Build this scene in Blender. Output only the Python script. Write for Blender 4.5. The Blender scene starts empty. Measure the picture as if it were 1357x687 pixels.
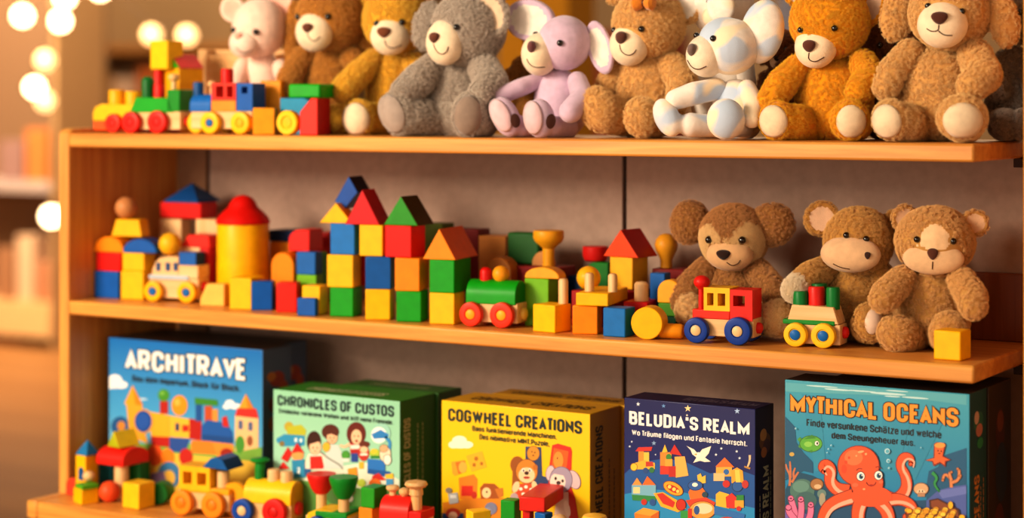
import bpy, bmesh, math, random
import numpy as np
from mathutils import Vector, Matrix
random.seed(7); np.random.seed(7)
SC = bpy.context.scene
COL = SC.collection
# ---------------------------------------------------------------- camera model (photo treated as 1357 x 687)
FPX, CX, CY, HC = 2600.0, 678.5, 132.0, 1.25
YAW = math.radians(31.2)
RGT = Vector((math.cos(YAW), math.sin(YAW), 0)); VIEW = Vector((-math.sin(YAW), math.cos(YAW), 0)); UP = Vector((0, 0, 1))
CAM = Vector((0, 0, HC))
def ray(px, py): return VIEW + RGT*((px-CX)/FPX) - UP*((py-CY)/FPX)
def onZ(px, py, z):
    r = ray(px, py); return CAM + r*((z-HC)/r.z)
def onY(px, py, Y):
    r = ray(px, py); return CAM + r*(Y/r.y)
def depth(P): return (P-CAM).dot(VIEW)
def proj(P):
    q = P-CAM; t = q.dot(VIEW); return CX+FPX*q.dot(RGT)/t, CY-FPX*q.z/t
ZT, ZM, ZB = HC-0.0578, HC-0.3475, HC-0.681
YF = 2.501

# ---------------------------------------------------------------- materials
def lin(h):
    h = h.lstrip('#'); o = []
    for i in (0, 2, 4):
        c = int(h[i:i+2], 16)/255; o.append(c/12.92 if c <= .04045 else ((c+.055)/1.055)**2.4)
    return (*o, 1)
_M = {}
def nodes(name):
    m = bpy.data.materials.new(name); m.use_nodes = True
    nt = m.node_tree; b = nt.nodes['Principled BSDF']
    return m, nt, b
def paint(h, rough=.46, coat=.06):
    k = ('paint', h, rough)
    if k in _M: return _M[k]
    m, nt, b = nodes('paint_'+h.strip('#'))
    tc = nt.nodes.new('ShaderNodeTexCoord')
    nz = nt.nodes.new('ShaderNodeTexNoise'); nz.inputs['Scale'].default_value = 60; nz.inputs['Detail'].default_value = 3
    mix = nt.nodes.new('ShaderNodeMixRGB'); mix.blend_type = 'MULTIPLY'
    cr = nt.nodes.new('ShaderNodeValToRGB'); cr.color_ramp.elements[0].color = (.86, .86, .86, 1); cr.color_ramp.elements[1].color = (1, 1, 1, 1)
    cr.color_ramp.elements[0].position = .3; cr.color_ramp.elements[1].position = .65
    nt.links.new(tc.outputs['Object'], nz.inputs['Vector']); nt.links.new(nz.outputs['Fac'], cr.inputs[0])
    mix.inputs[0].default_value = .8; mix.inputs[1].default_value = lin(h); nt.links.new(cr.outputs[0], mix.inputs[2])
    nt.links.new(mix.outputs[0], b.inputs['Base Color'])
    b.inputs['Roughness'].default_value = rough
    b.inputs['Coat Weight'].default_value = coat; b.inputs['Coat Roughness'].default_value = .2; b.inputs['Specular IOR Level'].default_value = .22
    bp = nt.nodes.new('ShaderNodeBump'); bp.inputs['Strength'].default_value = .12; bp.inputs['Distance'].default_value = .001
    n2 = nt.nodes.new('ShaderNodeTexNoise'); n2.inputs['Scale'].default_value = 400
    nt.links.new(tc.outputs['Object'], n2.inputs['Vector']); nt.links.new(n2.outputs['Fac'], bp.inputs['Height']); nt.links.new(bp.outputs[0], b.inputs['Normal'])
    _M[k] = m; return m
def flat(h, rough=.45):
    k = ('flat', h)
    if k in _M: return _M[k]
    m, nt, b = nodes('print_'+h.strip('#')); b.inputs['Base Color'].default_value = lin(h); b.inputs['Roughness'].default_value = rough
    _M[k] = m; return m
def wood(h1, h2, axis='X', scale=1.0, rough=.45, name='wood'):
    k = ('wood', h1, h2, axis, scale)
    if k in _M: return _M[k]
    m, nt, b = nodes(name)
    tc = nt.nodes.new('ShaderNodeTexCoord'); mp = nt.nodes.new('ShaderNodeMapping')
    s = {'X': (1.2, 28, 28), 'Y': (28, 1.2, 28), 'Z': (28, 28, 1.2)}[axis]
    mp.inputs['Scale'].default_value = [v*scale for v in s]
    nz = nt.nodes.new('ShaderNodeTexNoise'); nz.inputs['Scale'].default_value = 2.2; nz.inputs['Detail'].default_value = 9; nz.inputs['Roughness'].default_value = .62
    nz.inputs['Distortion'].default_value = .6
    cr = nt.nodes.new('ShaderNodeValToRGB'); cr.color_ramp.elements[0].color = lin(h1); cr.color_ramp.elements[1].color = lin(h2)
    cr.color_ramp.elements[0].position = .33; cr.color_ramp.elements[1].position = .66
    nt.links.new(tc.outputs['Object'], mp.inputs[0]); nt.links.new(mp.outputs[0], nz.inputs['Vector']); nt.links.new(nz.outputs['Fac'], cr.inputs[0])
    nt.links.new(cr.outputs[0], b.inputs['Base Color']); b.inputs['Roughness'].default_value = rough
    bp = nt.nodes.new('ShaderNodeBump'); bp.inputs['Strength'].default_value = .15; bp.inputs['Distance'].default_value = .002
    nt.links.new(nz.outputs['Fac'], bp.inputs['Height']); nt.links.new(bp.outputs[0], b.inputs['Normal'])
    _M[k] = m; return m
def emit(h, s):
    m = bpy.data.materials.new('lamp_glow'); m.use_nodes = True; nt = m.node_tree
    b = nt.nodes['Principled BSDF']; b.inputs['Base Color'].default_value = lin(h); b.inputs['Emission Color'].default_value = lin(h); b.inputs['Emission Strength'].default_value = s
    return m
def grad(h_bot, h_top, z0, z1, h_mid=None):
    m, nt, b = nodes('printed_cover')
    tc = nt.nodes.new('ShaderNodeTexCoord'); sx = nt.nodes.new('ShaderNodeSeparateXYZ'); mr = nt.nodes.new('ShaderNodeMapRange')
    mr.inputs[1].default_value = z0; mr.inputs[2].default_value = z1
    cr = nt.nodes.new('ShaderNodeValToRGB'); cr.color_ramp.elements[0].color = lin(h_bot); cr.color_ramp.elements[1].color = lin(h_top)
    if h_mid:
        e = cr.color_ramp.elements.new(.5); e.color = lin(h_mid)
    nt.links.new(tc.outputs['Object'], sx.inputs[0]); nt.links.new(sx.outputs[2], mr.inputs[0]); nt.links.new(mr.outputs[0], cr.inputs[0])
    nt.links.new(cr.outputs[0], b.inputs['Base Color']); b.inputs['Roughness'].default_value = .35
    return m
RED, YEL, BLU, GRN, ORG, NAT = '#D8140C', '#FDBC02', '#0459B0', '#069C12', '#FA8E08', 'NAT'
LIM, TEAL, DGRN, DRED = '#76B818', '#0E90B4', '#0C6B2C', '#A80F10'
def C(c):
    if c == 'NAT': return wood('#D9A667', '#EBC592', 'Z', 1.6, .5, 'natural_beech')
    if c == 'NATX': return wood('#D9A667', '#EBC592', 'X', 1.6, .5, 'natural_beech_long')
    if not isinstance(c, str): return c
    return paint(c)

# ---------------------------------------------------------------- mesh builder
class MB:
    def __init__(s): s.v, s.f, s.m, s.mats = [], [], [], []
    def mi(s, mat):
        mat = C(mat)
        if mat not in s.mats: s.mats.append(mat)
        return s.mats.index(mat)
    def add(s, vs, fs, mat, M=None):
        o = len(s.v); i = s.mi(mat)
        for p in vs:
            p = Vector(p); s.v.append(M @ p if M is not None else p)
        for f in fs: s.f.append([o+k for k in f]); s.m.append(i)
        return s
    def box(s, x0, x1, y0, y1, z0, z1, mat, M=None, front=None, side=None, top=None):
        vs = [(x0,y0,z0),(x1,y0,z0),(x1,y1,z0),(x0,y1,z0),(x0,y0,z1),(x1,y0,z1),(x1,y1,z1),(x0,y1,z1)]
        fs = [(0,1,5,4),(1,2,6,5),(2,3,7,6),(3,0,4,7),(4,5,6,7),(3,2,1,0)]
        s.add(vs, fs, mat, M)
        n = len(s.m)
        if front is not None: s.m[n-6] = s.mi(front)
        if side is not None: s.m[n-5] = s.m[n-3] = s.mi(side)
        if top is not None: s.m[n-2] = s.mi(top)
        return s
    def prof(s, pts, y0, y1, mat, front=None, back=None, M=None, sides=None):
        """profile in (x,z), counter-clockwise seen from the front (-y), extruded from y0 (front) to y1."""
        n = len(pts)
        vs = [(x, y0, z) for x, z in pts]+[(x, y1, z) for x, z in pts]
        fs = [list(range(n)), list(range(2*n-1, n-1, -1))]+[(i, i+n, (i+1) % n+n, (i+1) % n) for i in range(n)]
        s.add(vs, fs, mat, M); k = len(s.m)-len(fs)
        if front is not None: s.m[k] = s.mi(front)
        if back is not None: s.m[k+1] = s.mi(back)
        if sides:
            for i, c in sides.items(): s.m[k+2+i] = s.mi(c)
        return s
    def profx(s, pts, x0, x1, mat, end=None):
        """profile in (y,z) extruded along x; end = material of the x1 face."""
        n = len(pts)
        vs = [(x0, y, z) for y, z in pts]+[(x1, y, z) for y, z in pts]
        fs = [list(range(n-1, -1, -1)), list(range(n, 2*n))]+[(i, (i+1) % n, (i+1) % n+n, i+n) for i in range(n)]
        s.add(vs, fs, mat); k = len(s.m)-len(fs)
        if end is not None: s.m[k+1] = s.mi(end)
        return s
    def lathe(s, pr, c, mat, axis='Z', seg=32, M=None):
        """pr = [(r, h)...] from bottom to top around axis through c."""
        vs, fs = [], []; rows = []
        for r, h in pr:
            if r < 1e-6: rows.append([len(vs)]); vs.append((0, 0, h))
            else:
                rows.append(list(range(len(vs), len(vs)+seg)))
                for k in range(seg):
                    a = 2*math.pi*k/seg; vs.append((r*math.cos(a), r*math.sin(a), h))
        for a, b in zip(rows, rows[1:]):
            for k in range(seg):
                k2 = (k+1) % seg
                if len(a) == 1 and len(b) == 1: continue
                if len(a) == 1: fs.append((a[0], b[k2], b[k]))
                elif len(b) == 1: fs.append((a[k], a[k2], b[0]))
                else: fs.append((a[k], a[k2], b[k2], b[k]))
        if len(rows[0]) > 1: fs.append(rows[0][::-1])
        if len(rows[-1]) > 1: fs.append(rows[-1])
        R = {'Z': Matrix.Identity(3), 'Y': Matrix(((1,0,0),(0,0,-1),(0,1,0))), 'X': Matrix(((0,0,1),(0,1,0),(-1,0,0))), 'F': Matrix(((1,0,0),(0,0,1),(0,-1,0)))}[axis]
        c = Vector(c); vv = []
        for p in vs:
            q = R @ Vector(p)+c; vv.append(q)
        if axis == 'F': fs = fs
        s.add(vv, fs, mat, M); return s
    def cyl(s, c, r, h, mat, axis='Z', bev=None, seg=32, r2=None):
        b = min(r, h)*.12 if bev is None else bev
        r2 = r if r2 is None else r2
        return s.lathe([(r-b, 0), (r-b*.3, b*.3), (r, b), (r2, h-b), (r2-b*.3, h-b*.3), (r2-b, h)], c, mat, axis, seg)
    def ball(s, c, r, mat, seg=28, rz=None):
        rz = r if rz is None else rz; n = seg//2
        return s.lathe([(r*math.sin(math.pi*k/n), -rz*math.cos(math.pi*k/n)) for k in range(n+1)], c, mat, 'Z', seg)
    def tube(s, pts, r, mat, seg=8):
        pts = [Vector(p) for p in pts]; vs, fs = [], []
        for i, p in enumerate(pts):
            d = (pts[min(i+1, len(pts)-1)]-pts[max(i-1, 0)]).normalized()
            a = d.cross(Vector((.31, .2, .93))).normalized(); b = d.cross(a)
            rr = r[i] if isinstance(r, (list, tuple)) else r
            for k in range(seg):
                t = 2*math.pi*k/seg; vs.append(p+a*(rr*math.cos(t))+b*(rr*math.sin(t)))
        for i in range(len(pts)-1):
            for k in range(seg):
                fs.append((i*seg+k, i*seg+(k+1) % seg, (i+1)*seg+(k+1) % seg, (i+1)*seg+k))
        fs.append(list(range(seg-1, -1, -1))); fs.append([len(vs)-seg+k for k in range(seg)])
        s.add(vs, fs, mat); return s
    def mesh(s, name):
        me = bpy.data.meshes.new(name); me.from_pydata([tuple(v) for v in s.v], [], s.f)
        for m in s.mats: me.materials.append(m)
        for p, i in zip(me.polygons, s.m): p.material_index = i
        bm = bmesh.new(); bm.from_mesh(me); bmesh.ops.recalc_face_normals(bm, faces=bm.faces); bm.to_mesh(me); bm.free()
        return me
    def build(s, name, parent=None, bev=0, loc=None, rz=0, ang=35, sharp=True):
        me = s.mesh(name)
        me.polygons.foreach_set('use_smooth', [True]*len(me.polygons))
        if sharp: me.set_sharp_from_angle(angle=math.radians(ang))
        o = bpy.data.objects.new(name, me); COL.objects.link(o)
        if parent is not None: o.parent = parent
        if loc is not None: o.location = loc; o.rotation_euler.z = rz
        if bev:
            b = o.modifiers.new('soft_edges', 'BEVEL'); b.width = bev; b.segments = 2; b.limit_method = 'ANGLE'; b.angle_limit = math.radians(40)
        return o
def tag(o, label, cat, group=None, kind=None):
    o['label'] = label
    if cat: o['category'] = cat
    if group: o['group'] = group
    if kind: o['kind'] = kind
    return o
def empty(name, loc, rz=0):
    o = bpy.data.objects.new(name, None); COL.objects.link(o); o.location = loc; o.rotation_euler.z = rz; o.empty_display_size = .02
    return o
def struct(o, label=None):
    o['kind'] = 'structure'
    if label: o['label'] = label
    return o

class Frame:
    """A vertical plane standing on level z, through the point seen at px (py = its foot, or at depth plane Y), turned rz about the vertical."""
    def __init__(s, px, py=None, z=ZM, Y=None, rz=0.0):
        P = onZ(px, py, z) if Y is None else onY(px, 0, Y)
        s.A = Vector((P.x, P.y, z)); s.th = math.radians(rz); s.rz = rz
        s.d = Vector((math.cos(s.th), math.sin(s.th), 0)); s.b = Vector((-math.sin(s.th), math.cos(s.th), 0))
        s.t = depth(s.A)
    def L(s, px, py, back=0.0):
        r = ray(px, py); A = s.A+s.b*back
        k = (A-CAM).dot(s.b)/r.dot(s.b); P = CAM+r*k
        return (P-A).dot(s.d), P.z-s.A.z
    def x(s, px, back=0.0): return s.L(px, CY, back)[0]
    def z(s, py, px): return s.L(px, py)[1]
    def deep(s, x, px):
        """how far back a line from local x on the plane must run to reach column px"""
        P = s.A+s.d*x; k = (px-CX)/FPX; n = RGT-VIEW*k
        return -(P-CAM).dot(n)/s.b.dot(n)
    def w(s, x, y, z): return s.A+s.d*x+s.b*y+UP*z
    def empty(s, name, cx=0.0, cy=0.0):
        return empty(name, s.w(cx, cy, 0), s.th)
# ---------------------------------------------------------------- the shelving unit
WS = lambda ax: wood('#C87E32', '#E4A44E', ax, 1.0, .42, 'shelf_oak_'+ax)
XL, XR, YB = -2.410, -0.810, 2.785
unit = empty('shelving_unit', (XL, YF, 0))
tag(unit, 'tall oak shelving unit with three shelves of toys and a grey back', 'shelving unit')
def ubox(name, x0, x1, y0, y1, z0, z1, mat, bev=.003):
    m = MB(); m.box(x0-XL, x1-XL, y0-YF, y1-YF, z0, z1, mat); return m.build(name, unit, bev)
# side panel with a rounded top front corner
pts = [(0, 0), (0, ZT-.004)]+[(.016-.016*math.cos(a), ZT-.004+.012*math.sin(a)) for a in (.5, 1.0, 1.57)]+[(YB-YF, ZT+.008), (YB-YF, 0)]
m = MB(); m.profx(pts, -.0235, 0, WS('Z')); sp = m.build('side_panel', unit, .003)
m = MB(); m.profx([(0, 0), (YB-YF, 0), (YB-YF, 1.75), (0, 1.75)], XR+.064-XL, XR+.09-XL, WS('Z')); m.build('side_panel', unit, .003)
def shelf(x0, x1, y0, z, th=.0242):
    m = MB(); m.box(x0-XL, x1-XL, y0-YF, YB-YF, z-th, z, WS('X')); return m.build('shelf_board', unit, .0035)
shelf(XL+.0003, XR, YF, ZT); shelf(XL+.0003, XR, YF, ZM)
shelf(XL+.0003, XR+.0635, 2.425, ZB, .03)
m = MB(); m.box(-.0235, -.0003, 2.425-YF, -.0005, ZB-.03, ZB, WS('X')); m.build('shelf_lip', unit, .003)
m = MB(); m.box(-.0235, XR+.0635-XL, 2.432-YF, -.0005, .06, ZB-.0302, WS('X')); m.build('kick_panel', unit, .003)
# back panels with dark seams between
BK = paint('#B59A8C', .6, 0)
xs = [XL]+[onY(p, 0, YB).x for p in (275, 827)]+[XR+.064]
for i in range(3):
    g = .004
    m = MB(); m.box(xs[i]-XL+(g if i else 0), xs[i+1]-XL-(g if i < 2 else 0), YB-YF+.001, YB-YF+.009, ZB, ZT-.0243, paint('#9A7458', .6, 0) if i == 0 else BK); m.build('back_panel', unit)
m = MB(); m.box(0, XR+.064-XL, YB-YF+.010, YB-YF+.016, ZB-.02, ZT-.0243, paint('#2E1B12', .7, 0)); m.build('backing_board', unit)
# low wooden rail at the back right and the dark bracket under the top board
xa = onY(1270, 0, YB-.012).x
m = MB(); m.box(xa-XL, XR+.063-XL, YB-YF-.014, YB-YF, ZM+.0003, ZM+.098, wood('#7A3D1C', '#935228', 'Z', 1, .5, 'dark_rail')); m.build('back_rail', unit, .002)
f = Frame(1325, Y=2.66); x0 = XR-.012; 
m = MB(); m.box(x0-XL, XR+.0635-XL, .21, .235, ZT-.0243-.013, ZT-.0244, paint('#3A2015', .6, 0)); m.build('shelf_bracket', unit, .001)
m = MB(); m.box(x0-XL, XR+.0635-XL, .21, .235, ZM-.0243-.013, ZM-.0244, paint('#3A2015', .6, 0)); m.build('shelf_bracket', unit, .001)

# ---------------------------------------------------------------- shop behind
fl = MB(); fl.box(-14, 4, -3, 13.5, -.05, 0, wood('#8A5628', '#A8703A', 'X', .12, .5, 'shop_floor_boards')); struct(fl.build('floor'), 'honey coloured wooden shop floor')
wl = MB(); wl.box(-14, 4, 13.4, 13.5, 0, 3.2, paint('#A88660', .8, 0)); struct(wl.build('wall_back'), 'warm beige shop wall')
wl = MB(); wl.box(-14.1, -14, -3, 13.5, 0, 3.2, paint('#8E7652', .8, 0)); struct(wl.build('wall_left'), 'warm beige shop side wall')
YG = 8.0
def far(px0, py0, px1, py1, Y, dy, col, name, label, cat, group=None, parts=None):
    a, b = onY(px0, py1, Y), onY(px1, py0, Y)
    z0, z1 = onY((px0+px1)/2, py1, Y).z, onY((px0+px1)/2, py0, Y).z
    m = MB(); m.box(-(b.x-a.x)/2, (b.x-a.x)/2, 0, dy, 0, z1-z0, col)
    o = m.build(name, None, .004, ((a.x+b.x)/2, Y, z0)); tag(o, label, cat, group); return o
def far_unit(px0, px1, Y, dy, boards, top, label, board_cols, back):
    a, b = onY(px0, 0, Y), onY(px1, 0, Y); w = b.x-a.x
    u = empty('display_shelf', (a.x, Y, 0)); tag(u, label, 'display shelf')
    zt = onY((px0+px1)/2, top, Y).z
    m = MB(); m.box(0, w, dy, dy+.02, 0, zt, back); m.build('back_panel', u)
    for x in (0, w-.03):
        m = MB(); m.box(x, x+.03, 0, dy, 0, zt, '#B0885C'); m.build('upright', u)
    zs = []
    for (p0, p1), c in zip(boards, board_cols):
        z0, z1 = onY((px0+px1)/2, p1, Y).z, onY((px0+px1)/2, p0, Y).z
        m = MB(); m.box(.03, w-.03, -.01, dy, z0, z1, c); m.build('board', u); zs.append(z1)
    return u, zs
u1, z1 = far_unit(-150, 74, 7.2, .35, [(520, 556), (395, 440), (238, 252)], -200, 'blurred wooden display shelf beyond the oak unit with pale boards', ['#D9A878', '#E2B27A', '#B49C90'], '#7C5C42')
u2, z2 = far_unit(78, 330, 9.4, .4, [(165, 180), (60, 70)], -260, 'far wooden display wall behind the toy train', ['#C89060', '#B87838'], '#A8865E')
def on_far(zi, px0, px1, h, Y, col, label):
    a, b = onY(px0, 0, Y), onY(px1, 0, Y)
    m = MB(); m.box(-(b.x-a.x)/2, (b.x-a.x)/2, 0, .16, 0, h, col); o = m.build('toy_carton', None, .004, ((a.x+b.x)/2, Y, zi+.0005))
    tag(o, label, 'carton', 'cartons on the far display shelves')
on_far(z1[0], -10, 22, .30, 7.24, '#8A4E34', 'red brown carton on the low pale board far behind')
on_far(z1[0], 26, 60, .22, 7.24, '#7C4630', 'small dark carton on the low pale board far behind')
on_far(z1[1], -6, 18, .26, 7.24, '#A0704E', 'rusty carton on the middle pale board far behind')
on_far(z1[1], 22, 44, .33, 7.24, '#D8B08C', 'cream carton on the middle pale board far behind')
on_far(z1[1], 47, 66, .2, 7.24, '#B87C58', 'tan carton on the middle pale board far behind')
on_far(z1[2], 0, 30, .2, 7.24, '#8E6A60', 'mauve carton on the upper grey board far behind')
on_far(z1[2], 34, 62, .26, 7.24, '#C07038', 'orange brown carton on the upper grey board far behind')
on_far(z2[0], 95, 128, .34, 9.45, '#DDA050', 'amber carton beside the yellow engine, far behind')
on_far(z2[0], 150, 178, .30, 9.45, '#D8AE8E', 'pale pink carton far behind the green engine')
on_far(z2[0], 182, 214, .36, 9.45, '#C8682E', 'burnt orange carton far behind the green engine')
on_far(z2[0], 270, 300, .34, 9.45, '#A4A0B0', 'blue grey carton far behind the pink bear')
far(660, -40, 752, 240, 6.0, .2, '#DA9410', 'shop_banner', 'plain golden yellow stand sign behind the lavender mouse', 'sign')
far(757, 40, 880, 240, 6.6, .2, '#B8563C', 'shop_banner', 'plain dusty red stand sign behind the tan bear with the bow', 'sign')
far(1030, -60, 1052, 240, 6.6, .2, '#9A98A8', 'shop_banner', 'plain grey blue stand sign behind the pastel mouse ear', 'sign')
# banners stand on the floor
for o in list(COL.objects):
    if o.name.startswith('shop_banner'):
        zz = o.location.z; o.location.z = 0
        for v in o.data.vertices:
            if v.co.z > .001: v.co.z += zz
# light strings
GL = emit('#FFD9A6', 13); GLD = emit('#FFCB8C', 3.2)
def light_string(label, Y, bulbs):
    P = [onY(x, y, Y) for x, y, _ in bulbs]; top = P[0]+Vector((0, 0, .9))
    e = empty('light_string', top); tag(e, label, 'string lights')
    m = MB(); m.tube([Vector((0, 0, 0))]+[p-top+Vector((0, 0, .044)) for p in P], .002, '#4A3020', 6); m.build('cord', e)
    for p, (x, y, s) in zip(P, bulbs):
        m = MB(); m.ball(p-top, .040, GL if s else GLD, 20); b = m.build('bulb', e)
        m = MB(); m.cyl(p-top+Vector((0, 0, .026)), .011, .018, '#5A4030', 'Z', .002, 12); m.build('socket', b)
light_string('warm string of globe bulbs glowing beside the oak unit top corner', 6.4, [(86, -4, 1), (30, 21, 1), (80, 28, 1), (60, 80, 0), (46, 116, 1), (60, 134, 0)])
light_string('warm string of globe bulbs hanging behind the toy trains', 6.6, [(133, -14, 1), (201, 46, 0), (248, 47, 0)])
light_string('single globe bulb on a cord hanging lower beside the side panel', 6.1, [(68, 287, 1)])

# ---------------------------------------------------------------- light
def area(name, loc, at, size, power, col):
    l = bpy.data.lights.new(name, 'AREA'); l.size = size; l.energy = power; l.color = col
    o = bpy.data.objects.new(name, l); COL.objects.link(o); o.location = loc
    o.rotation_euler = (Vector(at)-Vector(loc)).to_track_quat('-Z', 'Y').to_euler(); return o
area('key_lamp', (-3.0, -.2, 2.1), (-1.5, 2.6, 1.0), 1.0, 118, (1, .84, .62))
area('fill_lamp', (-2.3, -2.2, 1.25), (-1.6, 2.6, .95), 2.2, 60, (1, .83, .63))
area('side_fill', (1.6, -.2, 1.3), (-1.4, 2.6, .95), 1.6, 13, (1, .82, .6))  # weak fill added from the right to lift the dark side faces, no real fitting
area('shop_lamp', (-7, 6.0, 3.1), (-7, 9.5, .8), 2.5, 330, (1, .86, .64))
area('back_lamp', (-2.2, 5.0, 3.0), (-1.6, 2.7, 1.2), 1.5, 28, (1, .76, .48))
w = bpy.data.worlds.new('shop_air'); SC.world = w; w.use_nodes = True
bg = w.node_tree.nodes['Background']; bg.inputs[0].default_value = (1, .78, .55, 1); bg.inputs[1].default_value = .30

# ---------------------------------------------------------------- camera
cd = bpy.data.cameras.new('camera'); cam = bpy.data.objects.new('camera', cd); COL.objects.link(cam); SC.camera = cam
cam.location = CAM; cam.rotation_euler = (math.pi/2, 0, YAW)
cd.sensor_width = 36; cd.lens = FPX/1357*36; cd.shift_y = -(343.5-CY)/1357; cd.shift_x = 0
cd.dof.use_dof = True; cd.dof.focus_distance = 2.76; cd.dof.aperture_fstop = cd.lens*.001/.034
SC.view_settings.view_transform = 'Standard'; SC.view_settings.look = 'None'; SC.view_settings.exposure = 0.17; SC.view_settings.gamma = 0.88
# ---------------------------------------------------------------- wooden building blocks
def P_gable(w, h): return [(0, 0), (w, 0), (w/2, h)]
def P_half(w, h): return [(w/2-w/2*math.cos(math.pi*k/16), h*math.sin(math.pi*k/16)) for k in range(16, -1, -1)][::-1][::-1]
def P_arch(w, h):
    r = w/2; return [(0, 0), (w, 0)]+[(w/2+r*math.cos(math.pi*k/14), h-r+r*math.sin(math.pi*k/14)) for k in range(15)]
def P_round(w, h): return [(0, 0), (w, 0)]+[(w/2+w/2*math.cos(math.pi*k/16), h*.12+h*.88*math.sin(math.pi*k/16)) for k in range(17)]
def P_trap(w, h): return [(0, 0), (w, 0), (w*.9, h), (w*.16, h)]
def P_box(w, h): return [(0, 0), (w, 0), (w, h), (0, h)]
def P_wedge(w, h): return [(0, 0), (w, 0), (w, h), (w*.28, h), (0, h*.28)]
def P_quarter(w, h): return [(0, 0), (w, 0), (w, h), (w*.55, h)]+[(w*.55-w*.55*math.sin(math.pi/2*k/8), h*.45+h*.55*math.cos(math.pi/2*k/8)) for k in range(1, 9)]
def P_house(w, h): return [(0, 0), (w, 0), (w, h), (w*.62, h), (0, h*.62)]
PROF = dict(box=P_box, gable=P_gable, half=P_round, arch=P_arch, trap=P_trap, wedge=P_wedge, quarter=P_quarter, house=P_house)
GRP_M = 'painted wooden blocks on the middle shelf'
class Rec: pass
def B(name, label, col, xl, xr, yt, foot=None, Y=None, z=ZM, xs=None, d=None, rz=9, prof='box', front=None, side=None, bev=.0016, group=GRP_M, cat='block', sides=None, on=None, dy=0.0, gap=.0002, h=None, mir=False):
    """One block. xl..xr: columns of its front face; xs: column where its side face ends; yt: row of its top at xl; foot: row of its foot at xl, or
    on: the block it stands on (same front plane, dy further back)."""
    if on is not None:
        Y = onY(xl, 0, 1).x; k = on.f
        # the ray column xl met with the supporting block's front plane pushed back dy
        x = k.x(xl, dy); A = k.w(x, dy, 0); Y = A.y; z = on.top
    if on is not None: rz = on.f.rz
    if name == 'building_block' and xs is not None and d is None and on is None:
        best = None
        for r10 in range(-34, 30):
            f = Frame(xl, foot, z+gap, Y, r10); w = f.x(xr); dd = f.deep(w, xs)
            if dd > 0 and (best is None or abs(dd-w) < best[0]): best = (abs(dd-w), r10)
        rz = best[1]
    f = Frame(xl, foot, z+gap, Y, rz)
    w = f.x(xr); h = h or f.L(xl, yt)[1]
    if prof in ('gable', 'half', 'arch', 'trap'):
        xm = (xl+xr)/2; h = f.L(xm, yt)[1]
    if xs is not None:
        d = f.deep(w, xs)
        if on is not None and not .4*w < d < 1.7*w: d = on.d
    elif d is None: d = w
    m = MB(); pts = PROF[prof](w, h)
    if mir: pts = [(w-x, q) for x, q in pts][::-1]
    pts = [(x-w/2, q) for x, q in pts]
    m.prof(pts, -d/2, d/2, col, front=front, back=front, sides=sides)
    o = m.build(name, None, bev if bev*6 < min(w, h, d) else min(w, h, d)/8, f.w(w/2, d/2, 0), f.th)
    tag(o, label, cat, group)
    r = Rec(); r.o, r.f, r.w, r.h, r.d, r.top, r.Y = o, f, w, h, d, z+gap+h, f.A.y
    return r
def stand(name, label, build, px, foot=None, Y=None, z=ZM, cat='block', group=GRP_M, rz=0, gap=.0002, bev=0, on=None, dy=0.0):
    """A turned piece: build(mb, kx) draws it round its own vertical axis; kx = metres per pixel there."""
    if on is not None:
        x = on.f.x(px, dy); A = on.f.w(x, dy, 0); Y = A.y; z = on.top
    P = onZ(px, foot, z) if Y is None else onY(px, 0, Y); P = Vector((P.x, P.y, z+gap))
    m = MB(); build(m, depth(P)/FPX); o = m.build(name, None, bev, P, math.radians(rz)); tag(o, label, cat, group)
    r = Rec(); r.o, r.top, r.P = o, z+gap+max(v.co.z for v in o.data.vertices), P
    return r
def topz(r, py, px): return onY(px, py, r.Y).z

# ---- far left group
a = B('building_block', 'blue cube at the bottom of the stack by the side panel', BLU, 125, 157, 359, 394.5, rz=4, d=.045)
b = B('building_block', 'red block between the blue cube and the orange half round', RED, 127, 159, 334, on=a, d=.042, dy=.001)
c1 = B('arch_block', 'orange half round block topping the red block by the side panel', ORG, 124, 163, 314, on=b, prof='half', d=.042)
y1 = B('building_block', 'tall yellow block at the bottom of the column beside the blue cube', YEL, 160, 190, 359, 397, xs=207, rz=12)
y2 = B('building_block', 'upper yellow block under the blue half round roof', YEL, 162, 191, 335, on=y1, xs=206, rz=12)
c2 = B('arch_block', 'blue half round block topping the yellow column', BLU, 163, 207, 317, on=y2, prof='half', rz=12, d=.04)
Yt = c1.Y+.03
tr = B('trapezoid_block', 'yellow trapezoid block bridging the orange and blue half rounds', YEL, 147, 188, 291, Y=c2.Y+.012, z=max(c1.top, c2.top), prof='trap', rz=12, d=.03, front=YEL)
stand('wooden_ball', 'natural brown wooden ball resting on the yellow trapezoid', lambda m, k: m.ball((0, 0, 14.5*k), 14.5*k, '#C98A55'), 167, on=tr, dy=.015, cat='ball', group='wooden balls')
# pillar building with red slab and blue pyramid roof
p1 = B('pillar_block', 'natural wood pillar under the red slab, nearer the yellow column', 'NAT', 211, 240, 290, Y=2.665, rz=6, d=.03)
p2 = B('pillar_block', 'natural wood pillar under the red slab, nearer the yellow round tower', 'NAT', 259, 288, 290.4, Y=2.668, rz=6, d=.03)
zz = max(p1.top, p2.top)
sl = B('slab_block', 'long red slab lying across two natural pillars', RED, 212, 266, 268, Y=2.662, z=zz, xs=288, rz=6)
def pyramid(m, k): m.lathe([(36*k*1.05, 0), (36*k*1.05, .003), (0, 25*k)], (0, 0, 0), '#0B4A8C', 'Z', 4)
stand('pyramid_block', 'dark blue pyramid roof block on the red slab', pyramid, 255, Y=2.70, z=sl.top, rz=51, bev=.001)
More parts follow.
